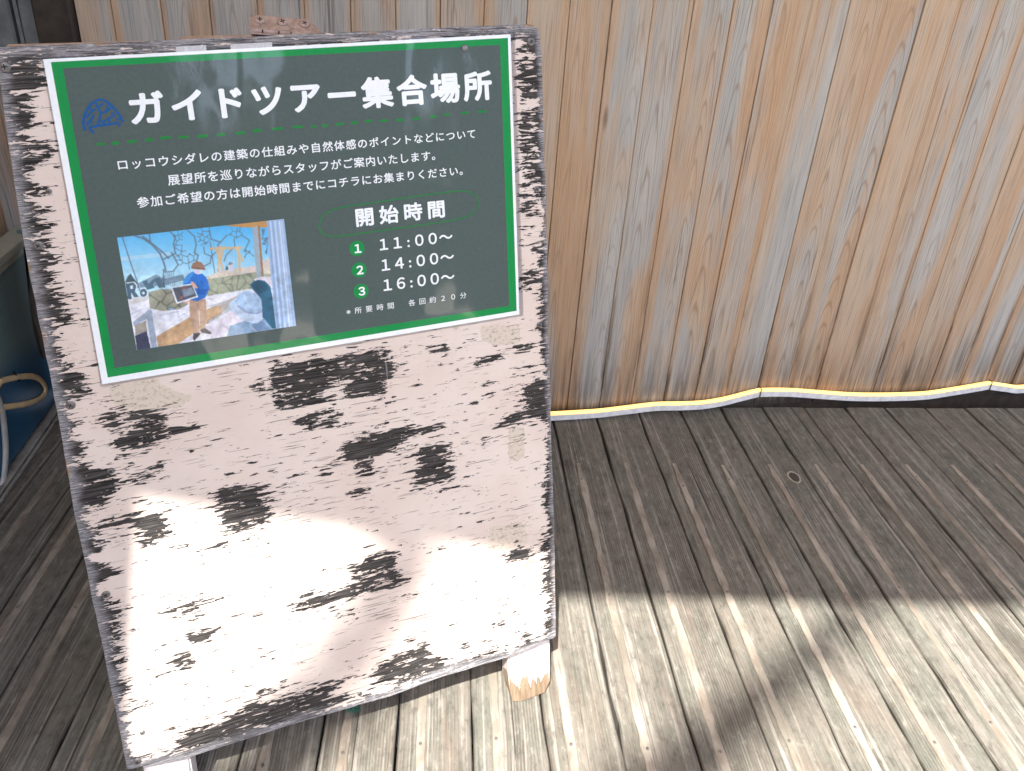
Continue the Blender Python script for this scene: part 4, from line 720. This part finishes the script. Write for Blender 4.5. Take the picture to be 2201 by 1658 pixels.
fill((196, 156, 112), [(570, 1412), (900, 1210), (1420, 972), (1440, 1030), (1200, 1195), (800, 1495), (590, 1535)], 7); fill((140, 110, 84), [(1100, 1240), (1260, 1150), (1250, 1175), (1100, 1280)], 6)
fill((168, 178, 190), [(1090, 1090), (1420, 985), (1440, 1060), (1350, 1130), (1130, 1270), (1100, 1250), (1260, 1160), (1240, 1080)], 4, .7); fill((205, 206, 220), [(800, 1495), (1080, 1300), (1150, 1290), (1000, 1470)], 4)
fill((228, 222, 236), [(1080, 1330), (1330, 1160), (1450, 1050), (1700, 1300), (1860, 1345), (1160, 1440)], 5); cells((198, 190, 210), [(1080, 1330), (1330, 1160), (1450, 1050), (1700, 1300), (1860, 1345), (1160, 1440)], 150, 13, .6)
fill((150, 165, 186), [(330, 1250), (500, 1110), (520, 1130), (580, 1525), (520, 1540), (470, 1215), (340, 1300)], 4); fill((150, 142, 130), [(345, 1290), (460, 1235), (475, 1360), (360, 1390)], 6); fill((48, 50, 74), [(352, 1400), (470, 1350), (515, 1545), (375, 1565)], 8)
fill((186, 150, 122), [(908, 1020), (1085, 1008), (1092, 1150), (1078, 1335), (1020, 1335), (1004, 1170), (1022, 1375), (950, 1375), (915, 1200)], 6); seg((150, 118, 96), (1000, 1060), (1008, 1330), 8, .7); seg((232, 222, 215), (1008, 1130), (1018, 1290), 8, .7)
fill((74, 62, 62), [(1020, 1340), (1080, 1325), (1145, 1375), (1135, 1392), (1040, 1375)]); fill((74, 62, 62), [(955, 1378), (1030, 1375), (1020, 1420), (965, 1465), (948, 1440)]); fill((236, 240, 245), [(915, 1480), (950, 1440), (962, 1470), (1030, 1385), (1090, 1450), (1060, 1455)], 3)
fill((26, 104, 204), [(838, 850), (850, 790), (900, 735), (950, 708), (1040, 728), (1085, 770), (1112, 830), (1122, 890), (1080, 990), (1000, 1030), (905, 1015), (960, 900), (900, 845)], 5); fill((60, 150, 235), [(850, 790), (950, 708), (940, 760), (880, 830), (842, 846)], 5); fill((18, 80, 170), [(1000, 900), (1110, 900), (1060, 960), (990, 960)], 4)
fill((216, 220, 236), [(942, 680), (1052, 690), (1040, 735), (990, 742), (955, 722)], 3); fill((148, 108, 84), [(926, 670), (940, 625), (985, 600), (1035, 612), (1062, 650), (1078, 690), (1000, 688), (940, 678)], 5); fill((120, 84, 64), [(930, 662), (1070, 678), (1075, 695), (940, 680)])
fill((232, 238, 246), [(713, 880), (940, 838), (1002, 985), (775, 1058)]); fill((74, 80, 92), [(732, 888), (934, 852), (984, 972), (786, 1040)], 8); fill((125, 142, 160), [(830, 905), (930, 880), (965, 950), (850, 985)], 14); fill((160, 84, 78), [(830, 880), (890, 870), (890, 892), (835, 900)], 6, .8); fill((170, 90, 80), [(805, 985), (840, 965), (840, 1000), (810, 1010)], 6, .8)
fill((226, 168, 140), [(918, 820), (945, 815), (975, 850), (1002, 885), (980, 893), (945, 870)]); fill((220, 165, 140), [(850, 1040), (905, 1020), (915, 1040), (860, 1052)])
fill((150, 180, 216), [(1755, 175), (1955, 148), (2090, 1310), (1862, 1345), (1800, 800)], 3)
for k, cc in enumerate([(120, 150, 195), (205, 220, 240), (130, 160, 205), (215, 226, 242), (150, 178, 215), (225, 232, 245), (190, 208, 235)]): x_ = 1770 + 26 * k; seg(cc, (x_, 180), (x_ + 110, 1330), 14, .75)
fill((214, 208, 220), [(1600, 790), (1700, 765), (1800, 765), (1815, 900), (1740, 830), (1640, 850)], 4)
fill((36, 92, 124), [(1566, 850), (1600, 815), (1660, 798), (1730, 810), (1790, 870), (1815, 980), (1855, 1335), (1780, 1330), (1700, 1200), (1690, 1010), (1640, 950), (1590, 900)], 6); fill((24, 70, 96), [(1570, 850), (1660, 800), (1740, 830), (1770, 900), (1680, 950), (1600, 890)], 5)
fill((132, 164, 196), [(1310, 1415), (1345, 1300), (1480, 1255), (1720, 1220), (1825, 1345), (1600, 1390)], 7); fill((100, 130, 168), [(1560, 1290), (1700, 1250), (1790, 1340), (1640, 1370)], 6); seg((170, 180, 190), (1560, 1290), (1640, 1370), 12)
fill((176, 208, 242), [(1328, 1050), (1390, 1010), (1440, 950), (1520, 915), (1620, 940), (1690, 1010), (1698, 1100), (1705, 1225), (1640, 1278), (1520, 1255), (1400, 1165), (1345, 1120)], 4); fill((204, 226, 250), [(1330, 1055), (1395, 1020), (1430, 1080), (1560, 1175), (1700, 1160), (1702, 1225), (1640, 1275), (1500, 1245), (1380, 1150)], 3); poly((150, 160, 205), [(1425, 1080), (1520, 1150), (1640, 1165), (1695, 1140)], 15, .8); seg((215, 230, 248), (1500, 960), (1560, 1100), 14, .5)
def lf(k):                                            # soft tone variation as a print of a real photograph has
    g = RNG.normal(0, 1, (PH // k + 3, PW // k + 3)); yy_ = np.arange(PH) / k; xx_ = np.arange(PW) / k; y0_ = yy_.astype(int); x0_ = xx_.astype(int); fy = (yy_ - y0_)[:, None]; fx = (xx_ - x0_)[None, :]
    return (g[y0_][:, x0_] * (1 - fy) * (1 - fx) + g[y0_][:, x0_ + 1] * (1 - fy) * fx + g[y0_ + 1][:, x0_] * fy * (1 - fx) + g[y0_ + 1][:, x0_ + 1] * fy * fx)[..., None]
lower = np.clip((PYg - 620) / 200, 0, 1)[..., None]
im = im * (1 + (lf(5) * .045 + lf(11) * .06 + lf(27) * .05) * (.25 + .75 * lower))
im = (im + np.roll(im, 1, 0) + np.roll(im, 1, 1) + np.roll(im, -1, 0) + np.roll(im, -1, 1)) / 5
im = np.clip(im + RNG.normal(0, 5, im.shape), 0, 255); im = im * .86 + np.array((205, 226, 244)) * .12
ph = np.array(POSTER['photo']); gx = (1 - vv) * ((1 - uu) * ph[0, 0] + uu * ph[1, 0]) + vv * ((1 - uu) * ph[3, 0] + uu * ph[2, 0]); gy = (1 - vv) * ((1 - uu) * ph[0, 1] + uu * ph[1, 1]) + vv * ((1 - uu) * ph[3, 1] + uu * ph[2, 1])
idp = np.arange(PW * PH).reshape(PH, PW)
pf = np.stack([idp[:-1, :-1], idp[1:, :-1], idp[1:, 1:], idp[:-1, 1:]], -1).reshape(-1, 4)
me = bpy.data.meshes.new('printed_photo'); me.from_pydata(np.stack([gx / 1000, np.full_like(gx, -.00115), -gy / 1000], -1).reshape(-1, 3).tolist(), [], pf.tolist()); me.update()
ca = me.color_attributes.new('picture', 'FLOAT_COLOR', 'POINT'); lin = np.concatenate([srgb(im).reshape(-1, 3), np.ones((PW * PH, 1))], 1).astype(np.float32); ca.data.foreach_set('color', lin.ravel())
G_photo = gloss('printed_picture', (.5, .5, .5)); n_attr = G_photo.node_tree.nodes.new('ShaderNodeAttribute'); n_attr.attribute_name = 'picture'
G_photo.node_tree.links.new(n_attr.outputs['Color'], G_photo.node_tree.nodes['Principled BSDF'].inputs['Base Color'])
link('printed_photo', me, G_photo, poster)

# ---------------------------------------------------------------- small things on the deck
M_tuft = flat('green_fibre', (.005, .20, .13), .7, .3, 300)
Vt, Ft = [], []
for k in range(34):
    a_ = random.uniform(0, math.tau); l_ = random.uniform(.003, .008); hh = random.uniform(.001, .008)
    p = [(random.uniform(-.004, .004), random.uniform(-.003, .003), .001)]
    for i in range(4): a_ += random.uniform(-.8, .8); q = p[-1]; p.append((q[0] + l_ / 3 * math.cos(a_), q[1] + l_ / 3 * math.sin(a_), max(.0008, hh * math.sin(i * .9))))
    v1, f1 = tube(p, .00035, 4); b0 = len(Vt); Vt += v1; Ft += [tuple(i + b0 for i in f) for f in f1]
o = pyd('fibre_tuft', Vt, Ft, M_tuft); o.location = (TUFT[0], TUFT[1] + .004, .0); tag(o, 'tiny tuft of green fibres on the deck below the board', 'fibre tuft')

# ---------------------------------------------------------------- unseen additions behind the camera: limbs shaped for dapple, trees and screens for reflections
M_bark = flat('bark', (.10, .075, .055), .9, .3, 40, .2, .5); M_leaf = flat('leaf', (.055, .095, .03), .6, .4, 8, .4)
def up(x, y, z): return (x - .2320 * z, y - .5082 * z, z)
t_ = empty('tree', loc=(-2.9, -2.7, -.32)); tag(t_, 'unseen bare tall tree added in front of the deck, two long limbs shaped to shade it', 'tree', 'trees facing the deck')
def limb(pts, radii, name):
    P3 = [Vector(p) - Vector((-2.9, -2.7, -.32)) for p in smooth_pts(pts, False, 6)]; Vv, Ff = tube(P3, 1.0, 8); n_ = len(P3)
    for i in range(n_):
        r = np.interp(i / (n_ - 1), np.linspace(0, 1, len(radii)), radii) * (1 + .25 * math.sin(i * 1.7))
        for k in range(8): Vv[i * 8 + k] = P3[i] + (Vv[i * 8 + k] - P3[i]) * r
    pyd(name, Vv, Ff, M_bark, t_, smooth=True)
limb([(-2.9, -2.7, -.32), (-2.85, -2.68, 2), (-2.8, -2.7, 4.2), (-2.6, -2.75, 6.2), (-2.5, -2.8, 7.6)], [.16, .13, .11, .08, .03], 'trunk')
Z_ = 5.6  # both limbs are added and laid out to cast the diagonal shade bands
limb([(-2.72, -2.72, 5.0), up(-.75, .27, Z_), up(-.4, .40, Z_), up(-.17, .50, Z_), up(-.06, .575, Z_), up(.02, .64, Z_), up(.075, .70, Z_), up(.15, .80, Z_)], [.05, .045, .042, .04, .036, .034, .032, .028], 'limb')
limb([(-2.75, -2.71, 4.6), up(-.9, -.1, Z_), up(-.3, .16, Z_), up(.08, .33, Z_), up(.31, .44, Z_), up(.42, .495, Z_), up(.545, .555, Z_), up(.66, .61, Z_), up(.83, .70, Z_)], [.05, .045, .045, .045, .042, .030, .024, .018, .014], 'limb')
def tree(x, y, hgt, rad, label):  # low trees out of view, added for the poster's reflection
    t = empty('tree', loc=(x, y, -.32)); tag(t, label, 'tree', 'trees facing the deck')
    Vv, Ff = tube([(0, 0, 0), (.05, .02, hgt * .35), (0, .06, hgt * .8)], .12, 8); pyd('trunk', Vv, Ff, M_bark, t, smooth=True)
    N_ = 2200; c_ = RNG.normal(0, 1, (N_, 3)); c_ /= np.linalg.norm(c_, axis=1)[:, None]; c_ *= (rad * RNG.uniform(.35, 1, (N_, 1)) ** .5) * (1 + .25 * np.sin(c_[:, :1] * 7 + x)); c_[:, 2] *= 1.25; c_[:, 2] += hgt * .62
    a_ = RNG.normal(0, 1, (N_, 3)); a_ /= np.linalg.norm(a_, axis=1)[:, None]; s_ = np.cross(a_, RNG.normal(0, 1, (N_, 3))); s_ /= np.linalg.norm(s_, axis=1)[:, None]
    l_ = RNG.uniform(.08, .16, (N_, 1)); Q_ = np.stack([c_ - a_ * l_, c_ + s_ * l_ * .5, c_ + a_ * l_, c_ - s_ * l_ * .5], 1).reshape(-1, 3)
    pyd('crown', Q_.tolist(), np.arange(N_ * 4).reshape(-1, 4).tolist(), M_leaf, t)
for x, y, hh, rr, lb in ((.55, -9, 2.35, 1.0, 'added low round tree in the left gap between the added screens'), (1.6, -9.4, 2.5, 1.1, 'added low round tree behind the added narrow post'), (4.2, -9.5, 2.2, 1.2, 'added low round tree in the right gap between the added screens')): tree(x, y, hh, rr, lb)
for x0, x1, nm, lb in ((-7.0, .37, 'added_screen', 'long dark screen added opposite the deck for reflections, leftmost'), (.62, .80, 'added_post', 'narrow dark post added for reflections between two screens'), (1.15, 2.37, 'added_screen', 'short dark screen added opposite the deck for reflections, middle'), (2.75, 8.0, 'added_screen', 'long dark screen added opposite the deck for reflections, rightmost')):
    bm = bmesh.new(); box(bm, x0, x1, -5.45, -5.35, -.32, 3.0, .01); tag(bmo(nm, bm, M_dark), lb, 'screen')  # unseen, added so the poster mirrors dark bands with bright gaps
